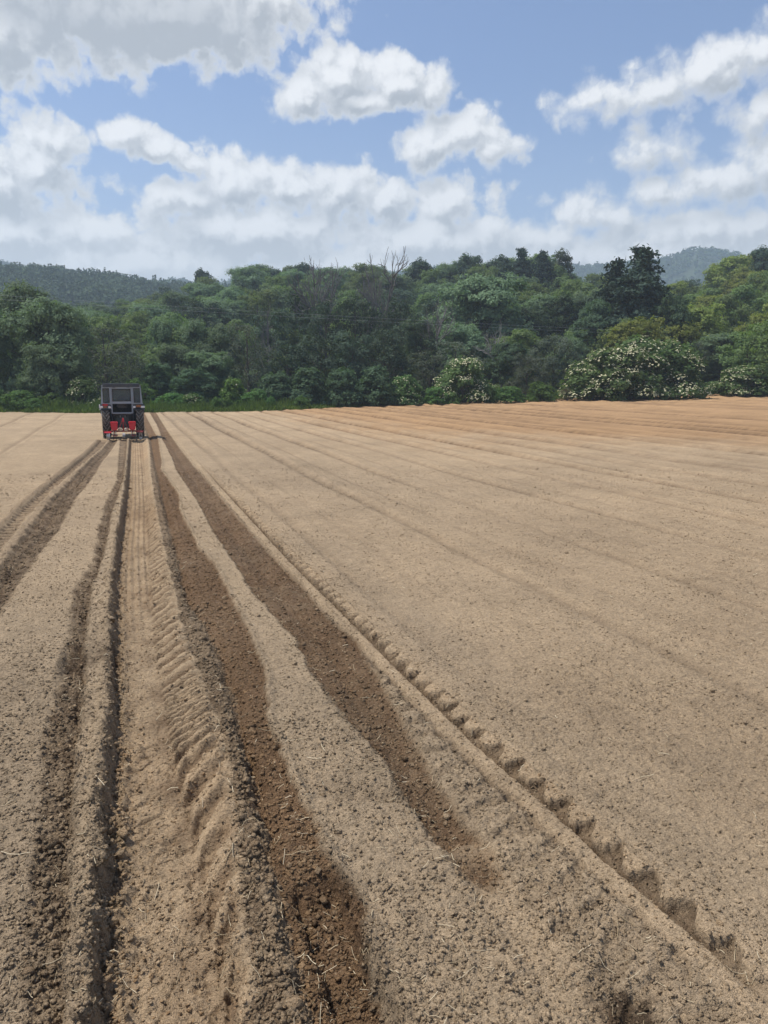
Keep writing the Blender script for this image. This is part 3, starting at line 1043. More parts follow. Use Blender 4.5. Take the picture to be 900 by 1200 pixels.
KIND_NAME = {'elderfew': 'elder_bush', 'round': 'round_tree', 'dense': 'leafy_tree', 'dark': 'dark_tree', 'slender': 'slender_tree', 'airy': 'thin_leaved_tree', 'willow2': 'grey_willow',
             'hill': 'hillside_tree', 'hilly': 'hillside_tree', 'ridge': 'ridge_tree', 'ridgel': 'ridge_tree', 'pine': 'pine_tree', 'pine2': 'pine_tree', 'bare': 'bare_tree',
             'bareS': 'bare_tree', 'shrub': 'shrub', 'shrub2': 'undergrowth_shrub', 'yellow': 'yellow_green_shrub', 'brown': 'dry_shrub', 'elder': 'elder_bush'}
BUSHES = {'elderfew', 'shrub', 'shrub2', 'yellow', 'brown', 'elder'}
GROUPS = {'D': 'dark broadleaf trees massed in the dense block', 'U': 'bushy undergrowth at the foot of the dense block'}
_count = {}
rnd = random.Random(5)


def plant(x, y, top, half, kind, label, group=None):
    meshes = KIT[kind]
    i = _count.get(kind, 0)
    _count[kind] = i + 1
    ms = meshes[i % len(meshes)]
    z = float(terrain(x, y))
    hgt = max(1.2, top - z)
    bushy = kind in BUSHES
    sz = hgt / (5.0 if bushy else PROTO_H)
    base = {'round': .36, 'dense': .33, 'dark': .34, 'slender': .2, 'airy': .33, 'willow2': .4, 'hill': .42, 'hilly': .42, 'ridge': .38, 'ridgel': .3, 'pine': .3, 'pine2': .3, 'bare': .25, 'bareS': .4}
    hw = {'shrub': .6, 'shrub2': .45, 'yellow': .4, 'brown': .45, 'elder': .55, 'elderfew': .55}.get(kind, 0) * 5 if bushy else base[kind] * PROTO_H
    sx = min(max(half / hw, sz * .55), sz * 2.2)
    root = empty(KIND_NAME[kind], (x, y, z), rnd.random() * 6.283)
    root.scale = (sx, sx, sz)
    tag(root, label, 'bush' if bushy else 'tree', group)
    names = ('stems', 'foliage', 'blossom') if bushy else ('trunk', 'branches' if kind.startswith('bare') else 'crown')
    for nme, me in zip(names, ms):
        if me is not None:
            place(nme, me, root)
    return root


TREES = [
    (-11.0, 73.2, 9.0, 2.5, 'round', 'grey green bushy tree cut off by the left edge of the view'),
    (-9.0, 81.5, 11.1, 3.3, 'round', 'taller round tree rising behind the big grey green one at the left end'),
    (-6.1, 71.7, 9.0, 3.2, 'round', 'big grey green round tree left of the tractor, tallest at the left end'),
    (-5.7, 68.8, 5.4, 2.1, 'round', 'smaller rounded grey green tree in front of the big left one'),
    (-4.3, 79.9, 8.3, 1.8, 'slender', 'narrow dark tree just right of the big grey green round tree'),
    (-1.6, 77.0, 7.5, 3.0, 'airy', 'thin grey green see-through tree straight above the tractor cab'),
    (0.4, 80.0, 5.7, 2.2, 'airy', 'thin pale tree right above and behind the tractor'),
    (-3.2, 67.4, 3.1, 1.8, 'elder', 'elder bush with cream flower heads beside the left of the tractor cab'),
    (-8.0, 67.0, 2.0, 1.7, 'shrub', 'low dark shrub at the field edge below the big round tree'),
    (-10.2, 67.2, 2.3, 1.7, 'shrub', 'low shrub at the field edge on the far left'),
    (-5.5, 66.8, 1.8, 1.4, 'shrub', 'low shrub between the big round tree and the elder bush'),
    (0.8, 69.0, 2.7, 1.7, 'shrub', 'leafy shrub showing directly to the right of the tractor cab'),
    (4.6, 87.9, 8.9, 2.0, 'round', 'pale rounded willow, uppermost left in the clump right of the tractor'),
    (7.3, 85.7, 8.6, 2.2, 'round', 'pale rounded willow, topmost in the clump right of the tractor'),
    (10.0, 83.4, 8.2, 2.3, 'round', 'pale rounded willow at the top right of the clump right of the tractor'),
    (4.8, 78.9, 5.8, 2.0, 'round', 'rounded willow in the middle of the clump right of the tractor'),
    (8.0, 76.6, 5.1, 2.3, 'round', 'full rounded willow in the middle right of the clump right of the tractor'),
    (2.7, 76.0, 4.1, 1.8, 'dense', 'dark low tree at the foot of the clump right of the tractor'),
    (6.0, 72.8, 3.5, 1.9, 'dense', 'dark bushy tree in the shade under the pale willows'),
    (3.5, 66.4, 1.7, 1.5, 'shrub', 'light green bush at the field edge right of the tractor'),
    (5.2, 65.8, 1.4, 1.4, 'elderfew', 'low spreading elder with a few flat flower heads right of the tractor'),
    (8.6, 66.5, 2.8, 1.2, 'yellow', 'yellow green upright bush with some flowers at the field edge'),
    (10.3, 65.7, 1.8, 1.6, 'shrub', 'dark bush at the field edge just right of the yellow green one'),
    (11.1, 74.2, 7.8, 2.3, 'airy', 'brownish thin leaved tree between the willow clump and the dark block'),
    (15.7, 86.6, 10.2, 2.7, 'dark', 'dark tree in the dense block', 'D'),
    (19.5, 92.0, 12.9, 2.9, 'dark', 'dark tree in the dense block', 'D'),
    (21.5, 85.3, 11.2, 2.9, 'dark', 'dark tree in the dense block', 'D'),
    (25.4, 86.3, 12.0, 3.0, 'dark', 'dark tree in the dense block', 'D'),
    (15.0, 75.5, 6.3, 2.5, 'dark', 'dark tree in the dense block', 'D'),
    (18.2, 75.8, 6.9, 2.6, 'dark', 'dark tree in the dense block', 'D'),
    (21.2, 74.0, 7.2, 2.5, 'dark', 'dark tree in the dense block', 'D'),
    (24.7, 74.0, 7.5, 2.6, 'dark', 'dark tree in the dense block', 'D'),
    (12.5, 67.9, 3.6, 1.9, 'shrub2', 'dark bushy undergrowth tree at the foot of the dense block', 'U'),
    (15.4, 67.3, 3.7, 2.0, 'shrub2', 'dark bushy undergrowth tree at the foot of the dense block', 'U'),
    (18.4, 67.0, 4.0, 2.0, 'shrub2', 'dark bushy undergrowth tree at the foot of the dense block', 'U'),
    (21.3, 66.7, 3.8, 2.0, 'shrub2', 'dark bushy undergrowth tree at the foot of the dense block', 'U'),
    (30.9, 86.7, 11.6, 3.0, 'dark', 'dark tree in the dense block', 'D'),
    (30.0, 78.4, 9.0, 2.6, 'dense', 'dark bushy tree left of the big round crown behind mid field'),
    (21.4, 93.6, 17.0, 1.6, 'bare', 'bare grey tree, leftmost of those sticking up above the dark block'),
    (27.8, 90.8, 17.1, 1.5, 'bare', 'bare grey tree with a broad twiggy top above the dark block'),
    (30.2, 89.0, 17.7, 2.0, 'bare', 'tallest bare grey tree standing against the sky over the dark block'),
    (23.3, 89.0, 15.4, 1.4, 'bare', 'low bare grey tree between two taller bare trees over the dark block'),
    (14.5, 82.7, 10.9, 1.2, 'bare', 'bare greyish tree leaning into the left of the dark block'),
    (31.2, 78.0, 11.4, 1.1, 'bare', 'thin bare tree standing right of the dark block'),
    (28.6, 72.6, 5.4, 2.4, 'airy', 'thin greyish tree behind the flowering elders at mid field'),
    (32.1, 73.3, 6.5, 2.8, 'airy', 'broad thin leaved tree below the big round crown'),
    (44.7, 93.9, 15.9, 5.7, 'round', 'big round crowned tree behind the flowering elder at mid field'),
    (38.1, 74.9, 8.9, 2.4, 'bareS', 'pale bare spreading tree in front of the big round crown'),
    (30.0, 66.6, 5.1, 3.0, 'elder', 'round elder full of cream flowers at mid field'),
    (24.1, 66.8, 3.2, 2.0, 'elderfew', 'low dark elder with scattered small flowers, left of the round elder'),
    (26.9, 65.7, 2.2, 1.4, 'shrub', 'dark bush tucked between two flowering elders'),
    (38.9, 74.4, 6.5, 2.4, 'dense', 'dark tree behind and right of the round mid field elder'),
    (37.5, 68.4, 5.0, 2.0, 'willow2', 'greyish willow bush between the round elder and the large elder'),
    (43.8, 74.0, 7.3, 2.4, 'willow2', 'greyish green tree left above the large elder'),
    (36.2, 63.4, 2.4, 1.6, 'shrub', 'low green bush left of the large elder'),
    (38.5, 62.6, 1.9, 0.9, 'brown', 'brown half dry twiggy bush at the left foot of the large elder'),
    (33.7, 64.7, 2.2, 1.6, 'shrub', 'dark bush right beside the round mid field elder'),
    (42.5, 63.0, 5.8, 4.0, 'elder', 'left half of the large white flowering elder thicket'),
    (46.1, 62.9, 7.2, 3.9, 'elder', 'tall middle of the large white flowering elder thicket'),
    (44.2, 62.4, 6.2, 3.5, 'elder', 'front middle of the large white flowering elder thicket, lower than the part behind it'),
    (49.5, 61.6, 6.6, 3.4, 'elder', 'right part of the large white flowering elder thicket'),
    (58.5, 63.0, 4.2, 3.3, 'elder', 'pale densely flowering elder near the right edge of the view'),
    (61.9, 62.6, 3.4, 2.1, 'elder', 'low flowering elder cut off by the right edge of the view'),
    (59.3, 80.5, 18.1, 5.8, 'pine', 'tallest dark pine with a ragged top above the large elder'),
    (59.0, 85.7, 17.4, 4.6, 'pine', 'broad dark pine just left of the tallest one'),
    (54.0, 81.8, 12.0, 3.1, 'dense', 'dark leafy tree under the pines left side'),
    (59.7, 75.2, 12.1, 2.4, 'dense', 'dark leafy tree leaning against the right of the tall pine'),
    (69.2, 77.6, 7.9, 3.8, 'round', 'round dark green tree behind the pale elder at the right'),
    (77.7, 80.6, 9.7, 4.0, 'dark', 'broad dark tree above the right edge elder'),
    (64.2, 76.6, 7.2, 1.8, 'airy', 'thin grey tree between the tall pine and the round tree at the right'),
    (57.8, 95.9, 14.1, 3.4, 'dense', 'mid green tree on the slope left of the pines'),
    (64.0, 99.2, 15.0, 3.3, 'round', 'rounded mid green tree on the slope just left of the pines'),
    (52.4, 94.4, 12.1, 3.5, 'dense', 'dense green tree on the slope right of the big round crown'),
    (40.7, 185.6, 29.5, 4.6, 'ridge', 'dark round topped tree on the skyline left of the bare trees'),
    (34.8, 186.8, 28.2, 3.7, 'ridge', 'dark tree on the skyline, first left of the round topped one'),
    (61.2, 158.6, 27.6, 4.1, 'ridge', 'dark tree on the skyline right of the tallest bare tree'),
    (68.0, 150.4, 27.9, 3.2, 'ridge', 'dark bushy tree standing up on the skyline at mid view'),
    (73.8, 147.6, 27.1, 4.3, 'ridge', 'dark tree on the skyline left of the highest wooded knoll'),
    (75.5, 141.1, 28.5, 3.8, 'pine2', 'highest dark conifer on the wooded knoll'),
    (78.0, 137.4, 27.5, 3.4, 'pine2', 'dark conifer on the knoll right of the highest one'),
    (82.3, 137.2, 27.5, 2.7, 'ridgel', 'lighter feathery tree at the right end of the knoll'),
    (19.1, 199.1, 29.1, 3.0, 'ridge', 'dark round tree standing on the left ridge above the willows'),
    (120.7, 126.7, 28.3, 3.8, 'ridge', 'dark tree topping the hill at the right edge of the view'),
]
for T in TREES:
    plant(*T[:6], GROUPS[T[6]] if len(T) > 6 else None)

# the wooded slope behind: single trees, nearest and most visible ones
rs = np.random.default_rng(77)
pts = []
tries = 0
while tries < 9000 and len(pts) < 285:
    tries += 1
    a = R(rs.uniform(-11, 49))
    d = 86 + 150 * rs.random() ** .8
    x, y = d * math.sin(a), d * math.cos(a)
    if d - 86 < 6 and rs.random() < .5:
        continue
    gap = 5.2 + 3.6 * (d - 86) / 150
    if all((x - p[0]) ** 2 + (y - p[1]) ** 2 > gap * gap for p in pts):
        pts.append((x, y))
for x, y in pts:
    d = math.hypot(x, y)
    a = math.degrees(math.atan2(x, y))
    z = float(terrain(x, y))
    right = min(max((a - 30) / 8, 0), 1)
    u = rs.random()
    if right > .55 and u < .18 + .30 * right:
        k, lab = 'hilly', 'yellow green broadleaf tree on the sunlit slope at the right'
    elif u < .45 + .45 * right:
        k, lab = 'hill', 'mid green broadleaf tree among others on the wooded slope'
    elif u < .75:
        k, lab = 'round', 'grey green rounded tree among others on the wooded slope'
    else:
        k, lab = 'dark', 'dark green tree among others on the wooded slope'
    hh = rs.uniform(7.0, 10.5) * (1 if d > 110 else .8)
    r_ = plant(x, y, z + hh, hh * rs.uniform(.36, .50), k, lab,
               {'hilly': 'yellow green trees of the sunlit slope', 'hill': 'mid green trees of the wooded slope', 'round': 'grey green trees of the wooded slope', 'dark': 'dark trees of the wooded slope'}[k])
    r_.name = 'hillside_tree'


# undergrowth and turf along the end of the field
def build_verge():
    rng = np.random.default_rng(9)
    n = 60000
    X = rng.uniform(-16, 100, n)
    off = rng.gamma(1.6, .9, n)
    Y = field_end(X) - .35 + off + 1.0 * pn(X * .45, X * 0, 5) + .5 * pn(X * 1.6, X * 0, 6)
    hgt = rng.uniform(.12, .50, n) * (1.25 - .45 * sstep(5, 30, X)) * (1 + .8 * pn(X * .35, Y * .5, 6)) * np.clip(.5 + off * .5, .5, 1.5)
    Z = terrain(X, Y)
    a = rng.random(n) * 6.283
    w = rng.uniform(.03, .09, n)
    lean = rng.normal(size=(n, 2)) * .16
    bx, by = np.cos(a) * w, np.sin(a) * w
    V = np.stack([np.stack([X - bx, Y - by, Z - .05], 1), np.stack([X + bx, Y + by, Z - .05], 1),
                  np.stack([X + bx * .6 + lean[:, 0] * .6, Y + by * .6 + lean[:, 1] * .6, Z + hgt * .65], 1),
                  np.stack([X + lean[:, 0], Y + lean[:, 1], Z + hgt], 1)], 1)
    me = np_mesh('grass_verge', V.reshape(-1, 3), np.arange(n * 4), 4, [leaf_material('verge_grass', (.043, .087, .020), (.135, .185, .058), .4)])
    tag(place('grass_verge', me), 'green grass and weeds along the far edge of the ploughed field', 'grass', kind='stuff')



build_verge()
rs2 = np.random.default_rng(31)
for k in range(20):
    x = float(rs2.uniform(-9, 62))
    y = float(field_end(x)) + rs2.uniform(.5, 1.8)
    hh_ = rs2.uniform(.6, 1.5)
    w_ = plant(x, y, float(terrain(x, y)) + hh_, hh_ * rs2.uniform(.5, .9), 'shrub', 'low clump of green weeds in the grass at the field edge', 'weed clumps along the field edge')
    w_.name = 'weed_clump'
    w_['category'] = 'weeds'


# ------------------------------------------------------------------ hills behind
def forest_hill_material(name, a, b, scale):
    m, h, bs, out = mat(name)
    tc = h.new('ShaderNodeTexCoord')
    n, _ = h.noise(tc.outputs['Object'], scale, 5, .6)
    n2, _ = h.noise(tc.outputs['Object'], scale * .12, 4, .5)
    h.link(h.mix(h.m('ADD', h.m('MULTIPLY', n, .6), h.m('MULTIPLY', n2, .4)), a, b), bs.inputs['Base Color'])
    bs.inputs['Roughness'].default_value = .95
    return m


M_HILL = forest_hill_material('hill_forest_floor', (.018, .032, .014), (.050, .075, .028), .12)


def hill(name, d0, d1, az0, az1, crest, rough, na, nd, seed):
    """a ridge: rises from d0 to its crest half-way and sinks again to d1"""
    az = np.linspace(az0, az1, na)
    t = np.linspace(0, 1, nd)
    A, T = np.meshgrid(az, t)
    D = d0 + (d1 - d0) * T
    X, Y = D * np.sin(np.radians(A)), D * np.cos(np.radians(A))
    ce = np.interp(A, [c[0] for c in crest], [c[1] for c in crest])
    Hc = np.tan(np.radians(ce)) * (d0 + (d1 - d0) * .55) + CAM_H
    prof = np.where(T < .55, np.sin(T / .55 * np.pi / 2) ** 1.15, np.cos((T - .55) / .45 * np.pi / 2))
    ends = sstep(az0, az0 + 5, A) * (1 - sstep(az1 - 5, az1, A))
    Z = -2 + (Hc + 2) * prof * ends
    L = (d1 - d0)
    Z += rough * prof * (pn(X / (L * .10), Y / (L * .10), seed) * 2.2 + pn(X / (L * .03), Y / (L * .03), seed + 1) * .8)
    i = np.arange(na * nd).reshape(nd, na)
    q = np.stack([i[:-1, :-1], i[:-1, 1:], i[1:, 1:], i[1:, :-1]], -1).reshape(-1, 4)
    me = np_mesh(name, np.stack([X.ravel(), Y.ravel(), Z.ravel()], 1), q, 4, [M_HILL], smooth=True)
    tag(place(name, me), kind='structure')
    return X, Y, Z, prof


def far_wood(name, label, surf, n, hgt, seed, per, leaf, conif, tmin=.15):
    """a far-off wood: a mass of small crowns on a ridge"""
    rng = np.random.default_rng(seed)
    X, Y, Z, prof = surf
    nd, na = X.shape
    u, v = rng.random(n) * (na - 1.001), (tmin + (.62 - tmin) * rng.random(n)) * (nd - 1.001)
    i, j = u.astype(int), v.astype(int)
    fu, fv = u - i, v - j

    def bil(Q):
        return (Q[j, i] * (1 - fu) + Q[j, i + 1] * fu) * (1 - fv) + (Q[j + 1, i] * (1 - fu) + Q[j + 1, i + 1] * fu) * fv
    bx, by, bz = bil(X), bil(Y), bil(Z)
    hh = hgt * rng.uniform(.6, 1.25, n)
    con = rng.random(n) < conif
    rad = np.where(con, hh * .20, hh * .38)
    d = unit(rng, n * per).reshape(n, per, 3)
    d[..., 2] = np.abs(d[..., 2]) * 1.1 - .12
    t = rng.random((n, per))
    zc = np.where(con[:, None], t, .45 + .55 * d[..., 2] * .9)
    wr = np.where(con[:, None], (1 - t) * .95 + .06, np.sqrt(np.clip(1 - d[..., 2] ** 2, .1, 1)))
    ang = rng.random((n, per)) * 6.283
    C = np.stack([bx[:, None] + np.cos(ang) * wr * rad[:, None], by[:, None] + np.sin(ang) * wr * rad[:, None], bz[:, None] + hh[:, None] * (zc * .95 + .02)], -1)
    N = np.stack([np.cos(ang) * wr, np.sin(ang) * wr, .35 + .65 * d[..., 2]], -1) + rng.normal(size=C.shape) * .35
    S = leaf * (.7 + .6 * rng.random((n, per)))
    me = leaves(name, C.reshape(-1, 3), N.reshape(-1, 3), S.ravel(), LM_FAR[0], rng, 1.3)
    tag(place(name, me), label, 'forest', kind='stuff')


LM_FAR = [leaf_material('leaf_far_wood', (.024, .042, .022), (.062, .090, .040), .12)]
s1 = hill('near_hill', 270, 720, -30, 40, [(-30, 6.6), (-10, 6.2), (-8, 6.1), (-4, 6.3), (-1, 6.1), (2, 5.7), (4, 5.5), (7, 5.5), (12, 5.9), (20, 5.5), (40, 4.5)], 2.0, 160, 60, 3)
far_wood('ridge_forest', 'dark conifer forest covering the long ridge behind the trees at the left', s1, 9000, 8, 4, 64, .95, .6)
s2 = hill('far_hill', 800, 1500, -32, 66, [(-32, 6.0), (-12, 6.7), (-8, 7.15), (-6.8, 7.0), (-5.2, 6.3), (1, 6.0), (3.0, 6.3), (3.9, 6.6), (5.2, 6.2), (9, 6.7), (11, 7.1), (14, 7.3), (17, 7.2), (20, 7.2), (23, 7.5), (26, 7.6), (31, 7.55), (34, 7.4), (36.5, 7.45), (38, 7.75), (39.6, 8.1), (41.2, 7.9), (43, 7.4), (46, 7.2), (66, 6)], 2.2, 260, 60, 8)
far_wood('distant_forest', 'hazy blue wooded hills on the horizon', s2, 12000, 9, 14, 18, 2.6, .4)

# ------------------------------------------------------------------ the air
m = bpy.data.materials.new('air')
m.use_nodes = True
m.node_tree.nodes.clear()
h = NT(m.node_tree)
out = h.new('ShaderNodeOutputMaterial')
pv = h.new('ShaderNodeVolumePrincipled')
pv.inputs['Color'].default_value = (.70, .85, 1.0, 1)
pv.inputs['Density'].default_value = .00056
pv.inputs['Anisotropy'].default_value = .2
h.link(pv.outputs[0], out.inputs['Volume'])
E_ = 2400
hv = [(sx * E_, sy * E_, sz) for sz in (-8, 222) for sy in (-1, 1) for sx in (-1, 1)]
hf = [0, 2, 3, 1, 4, 5, 7, 6, 0, 1, 5, 4, 2, 6, 7, 3, 0, 4, 6, 2, 1, 3, 7, 5]
tag(place('haze', np_mesh('haze', hv, hf, 4, [m])), 'thin blue haze in the air over the valley', 'haze', kind='stuff')


# ------------------------------------------------------------------ the tractor and its planter
def paint(name, col, rough=.45, metal=0.0, dirt=.25, spec=.5):
    m, h, bs, out = mat(name)
    tc = h.new('ShaderNodeTexCoord')
    n, _ = h.noise(tc.outputs['Object'], 5.0, 6, .65)
    n2, _ = h.noise(tc.outputs['Object'], 31.0, 4, .65)
    f = h.m('MULTIPLY', h.ss(h.m('ADD', h.m('MULTIPLY', n, .65), h.m('MULTIPLY', n2, .35)), .40, .72), dirt)
    h.link(h.mix(f, col, (.26, .195, .13)), bs.inputs['Base Color'])
    h.link(h.m('MULTIPLY_ADD', f, .5, rough, True), bs.inputs['Roughness'])
    bs.inputs['Metallic'].default_value = metal
    bs.inputs['Specular IOR Level'].default_value = spec
    return m


P_GREY = paint('cab_grey_blue_paint', (.29, .34, .385), .42, 0, .30)
P_DARK = paint('dark_slate_paint', (.050, .066, .088), .5, 0, .30)
P_BLACK = paint('black_iron', (.016, .018, .020), .6, 0, .35)
P_CAST = paint('cast_green_grey', (.038, .060, .062), .6, 0, .45)
P_RED = paint('red_paint', (.66, .024, .046), .4, 0, .22)
P_DKRED = paint('worn_red_paint', (.26, .016, .020), .5, 0, .35)
P_STEEL = paint('bare_steel', (.40, .40, .40), .38, .8, .35)
P_WHITE = paint('white_enamel', (.78, .78, .76), .4, 0, .15)
P_RUBBER = paint('rubber', (.036, .036, .035), .85, 0, .95, .2)
P_DUSTY = paint('dusty_rubber', (.19, .18, .16), .9, 0, .6, .2)
P_CREAM = paint('cream_plastic', (.66, .58, .44), .5, 0, .25)
P_SEAT = paint('seat_vinyl', (.05, .05, .055), .55, 0, .2)
P_LAMPRED = paint('tail_lamp_red', (.45, .02, .03), .2, 0, .05)
P_AMBER = paint('amber_lens', (.30, .11, .035), .25, 0, .2)
m, h, bs, out = mat('cab_glass')
bs.inputs['Base Color'].default_value = (.16, .19, .205, 1)
bs.inputs['Roughness'].default_value = .06
tr = h.new('ShaderNodeBsdfTransparent')
tr.inputs[0].default_value = (.78, .84, .85, 1)
mx = h.new('ShaderNodeMixShader')
mx.inputs[0].default_value = .38
h.link(tr.outputs[0], mx.inputs[1])
h.link(bs.outputs[0], mx.inputs[2])
h.link(mx.outputs[0], out.inputs[0])
M_GLASS = m


class Shape:
    """collects shapes of one part and links them as one mesh"""
    def __init__(self):
        self.b = bmesh.new()

    def box(self, c, s, bev=.01, rot=None, taper=None):
        t = bmesh.new()
        bmesh.ops.create_cube(t, size=1.0)
        for v in t.verts:
            k = taper if (taper and v.co.z > 0) else (1, 1)
            v.co = Vector((v.co.x * s[0] * k[0], v.co.y * s[1] * k[1], v.co.z * s[2]))
        if bev:
            bmesh.ops.bevel(t, geom=t.edges[:], offset=min(bev, min(s) * .3), segments=2, affect='EDGES')
        M = Matrix.Translation(c) @ (rot.to_4x4() if rot is not None else Matrix.Identity(4))
        t.transform(M)
        self._take(t)
        return self

    def _take(self, t):
        me = bpy.data.meshes.new('tmp')
        t.to_mesh(me)
        t.free()
        self.b.from_mesh(me)
        bpy.data.meshes.remove(me)

    def rod(self, a, b, r0, r1=None, n=12):
        a, b = Vector(a), Vector(b)
        r1 = r0 if r1 is None else r1
        t = bmesh.new()
        bmesh.ops.create_cone(t, cap_ends=True, segments=n, radius1=r0, radius2=r1, depth=(b - a).length)
        q = (b - a).to_track_quat('Z', 'Y')
        t.transform(Matrix.Translation((a + b) / 2) @ q.to_matrix().to_4x4())
        self._take(t)
        return self

    def lathe_x(self, prof, c, n=40):
        """revolve (x, radius) pairs round the X axis through c"""
        t = bmesh.new()
        rings = []
        for x, r in prof:
            rings.append([t.verts.new((c[0] + x, c[1] + r * math.sin(2 * math.pi * i / n), c[2] + r * math.cos(2 * math.pi * i / n))) for i in range(n)])
        for p, q in zip(rings[:-1], rings[1:]):
            for i in range(n):
                t.faces.new((p[i], p[(i + 1) % n], q[(i + 1) % n], q[i]))
        bmesh.ops.recalc_face_normals(t, faces=t.faces[:])
        self._take(t)
        return self

    def plate(self, pts, th, axis='y', bev=0):
        """an outline in (x, z) [axis y] or (y, z) [axis x] given a thickness along the axis, starting at pts' plane 0"""
        t = bmesh.new()
        f = lambda p, o: (p[0], o, p[1]) if axis == 'y' else (o, p[0], p[1])
        a = [t.verts.new(f(p, 0)) for p in pts]
        b = [t.verts.new(f(p, th)) for p in pts]
        t.faces.new(a)
        t.faces.new(b[::-1])
        for i in range(len(pts)):
            j = (i + 1) % len(pts)
            t.faces.new((a[i], b[i], b[j], a[j]))
        bmesh.ops.recalc_face_normals(t, faces=t.faces[:])
        return t

    def add_plate(self, pts, th, off, axis='y'):
        t = self.plate(pts, th, axis)
        t.transform(Matrix.Translation((0, off, 0) if axis == 'y' else (off, 0, 0)))
        self._take(t)
        return self

    def holed(self, outer, hole, rad, th, off):
        """a panel in the XZ plane: convex outline, rounded rectangular hole (x0, x1, z0, z1)"""
        x0, x1, z0, z1 = hole
        cx, cz = (x0 + x1) / 2, (z0 + z1) / 2
        inner = []
        for (px, pz, a0) in ((x1 - rad, z1 - rad, 0), (x0 + rad, z1 - rad, 90), (x0 + rad, z0 + rad, 180), (x1 - rad, z0 + rad, 270)):
            inner += [(px + rad * math.cos(R(a0 + k * 18)), pz + rad * math.sin(R(a0 + k * 18))) for k in range(6)]
        angs = [math.atan2(q[1] - cz, q[0] - cx) for q in inner]
        extra = [math.atan2(q[1] - cz, q[0] - cx) for q in outer]

        def hit(poly, a):
            dx, dz = math.cos(a), math.sin(a)
            best = None
            for i in range(len(poly)):
                p, q = poly[i], poly[(i + 1) % len(poly)]
                ex, ez = q[0] - p[0], q[1] - p[1]
                den = dx * ez - dz * ex
                if abs(den) < 1e-9:
                    continue
                t_ = ((p[0] - cx) * ez - (p[1] - cz) * ex) / den
                s_ = ((p[0] - cx) * dz - (p[1] - cz) * dx) / den
                if t_ > 0 and -1e-6 <= s_ <= 1 + 1e-6 and (best is None or t_ < best):
                    best = t_
            return (cx + dx * best, cz + dz * best)
        al = sorted(set(round(a, 5) for a in angs + extra))
        t = bmesh.new()
        A = [hit(inner, a) for a in al]
        B = [hit(outer, a) for a in al]
        va = [[t.verts.new((p[0], o, p[1])) for p in A] for o in (off, off + th)]
        vb = [[t.verts.new((p[0], o, p[1])) for p in B] for o in (off, off + th)]
        n = len(al)
        for i in range(n):
            j = (i + 1) % n
            t.faces.new((va[0][i], va[0][j], vb[0][j], vb[0][i]))
            t.faces.new((va[1][i], vb[1][i], vb[1][j], va[1][j]))
            t.faces.new((va[0][i], va[1][i], va[1][j], va[0][j]))
            t.faces.new((vb[0][i], vb[0][j], vb[1][j], vb[1][i]))
        bmesh.ops.recalc_face_normals(t, faces=t.faces[:])
        self._take(t)
        return self

    def build(self, name, material, parent=None, smooth=False):
        me = bpy.data.meshes.new(name)
        self.b.to_mesh(me)
        self.b.free()
        me.materials.append(material)
        if smooth:
            for p in me.polygons:
                p.use_smooth = True
        return place(name, me, parent)


def tyre(sh, c, ro, w, lugs, lug_h):
    """carcass with herringbone lugs"""
    hw = w / 2
    sh.lathe_x([(-hw * .78, ro * .62), (-hw, ro * .74), (-hw * .98, ro * .88), (-hw * .80, ro * .955), (0, ro * .97), (hw * .80, ro * .955), (hw * .98, ro * .88), (hw, ro * .74), (hw * .78, ro * .62)], c, 48)
    sh.carcass = len(sh.b.faces)
    for i in range(lugs):
        for s in (-1, 1):
            a = 2 * math.pi * (i + (.5 if s > 0 else 0)) / lugs
            n = 4
            for k in range(n):
                f0, f1 = k / n, (k + 1) / n
                fm = (f0 + f1) / 2
                # lugs trail back towards the shoulder
                aa = a + .42 * fm * (.34 / max(ro, .3)) * 1.6
                x = s * hw * (.02 + fm * .94)
                r = ro * (.985 - .05 * max(0, fm - .6))
                p = Vector((c[0] + x, c[1] + r * math.sin(aa), c[2] + r * math.cos(aa)))
                rot = Matrix.Rotation(-aa, 3, 'X') @ Matrix.Rotation(s * .62, 3, 'Z')
                sh.box(p, (hw / n * 1.30, .05, lug_h), .006, rot)


def wheel(parent, c, ro, w, lugs, lug_h, side, rim_mat):
    r = Shape()
    hw = w / 2
    r.lathe_x([(-hw * .7, ro * .63), (-hw * .72, ro * .58), (-hw * .3, ro * .55), (0, ro * .50), (side * hw * .12, ro * .30), (side * hw * .30, ro * .16), (side * hw * .32, .001)], c, 36)
    r.lathe_x([(hw * .7, ro * .63), (hw * .72, ro * .58), (hw * .3, ro * .55), (0, ro * .50)], c, 36)
    for k in range(8):
        a = k * math.pi / 4
        p = (c[0] + side * hw * .25, c[1] + ro * .2 * math.sin(a), c[2] + ro * .2 * math.cos(a))
        r.rod(p, (p[0] + side * .03, p[1], p[2]), .014, n=6)
    rim = r.build('wheel', rim_mat, parent, True)
    t = Shape()
    tyre(t, c, ro, w, lugs, lug_h)
    tm = t.build('tyre', P_RUBBER, rim)
    tm.data.materials.append(P_DUSTY)
    k0 = t.carcass
    for p in tm.data.polygons:
        if p.index >= k0:
            p.material_index = 1
    return rim


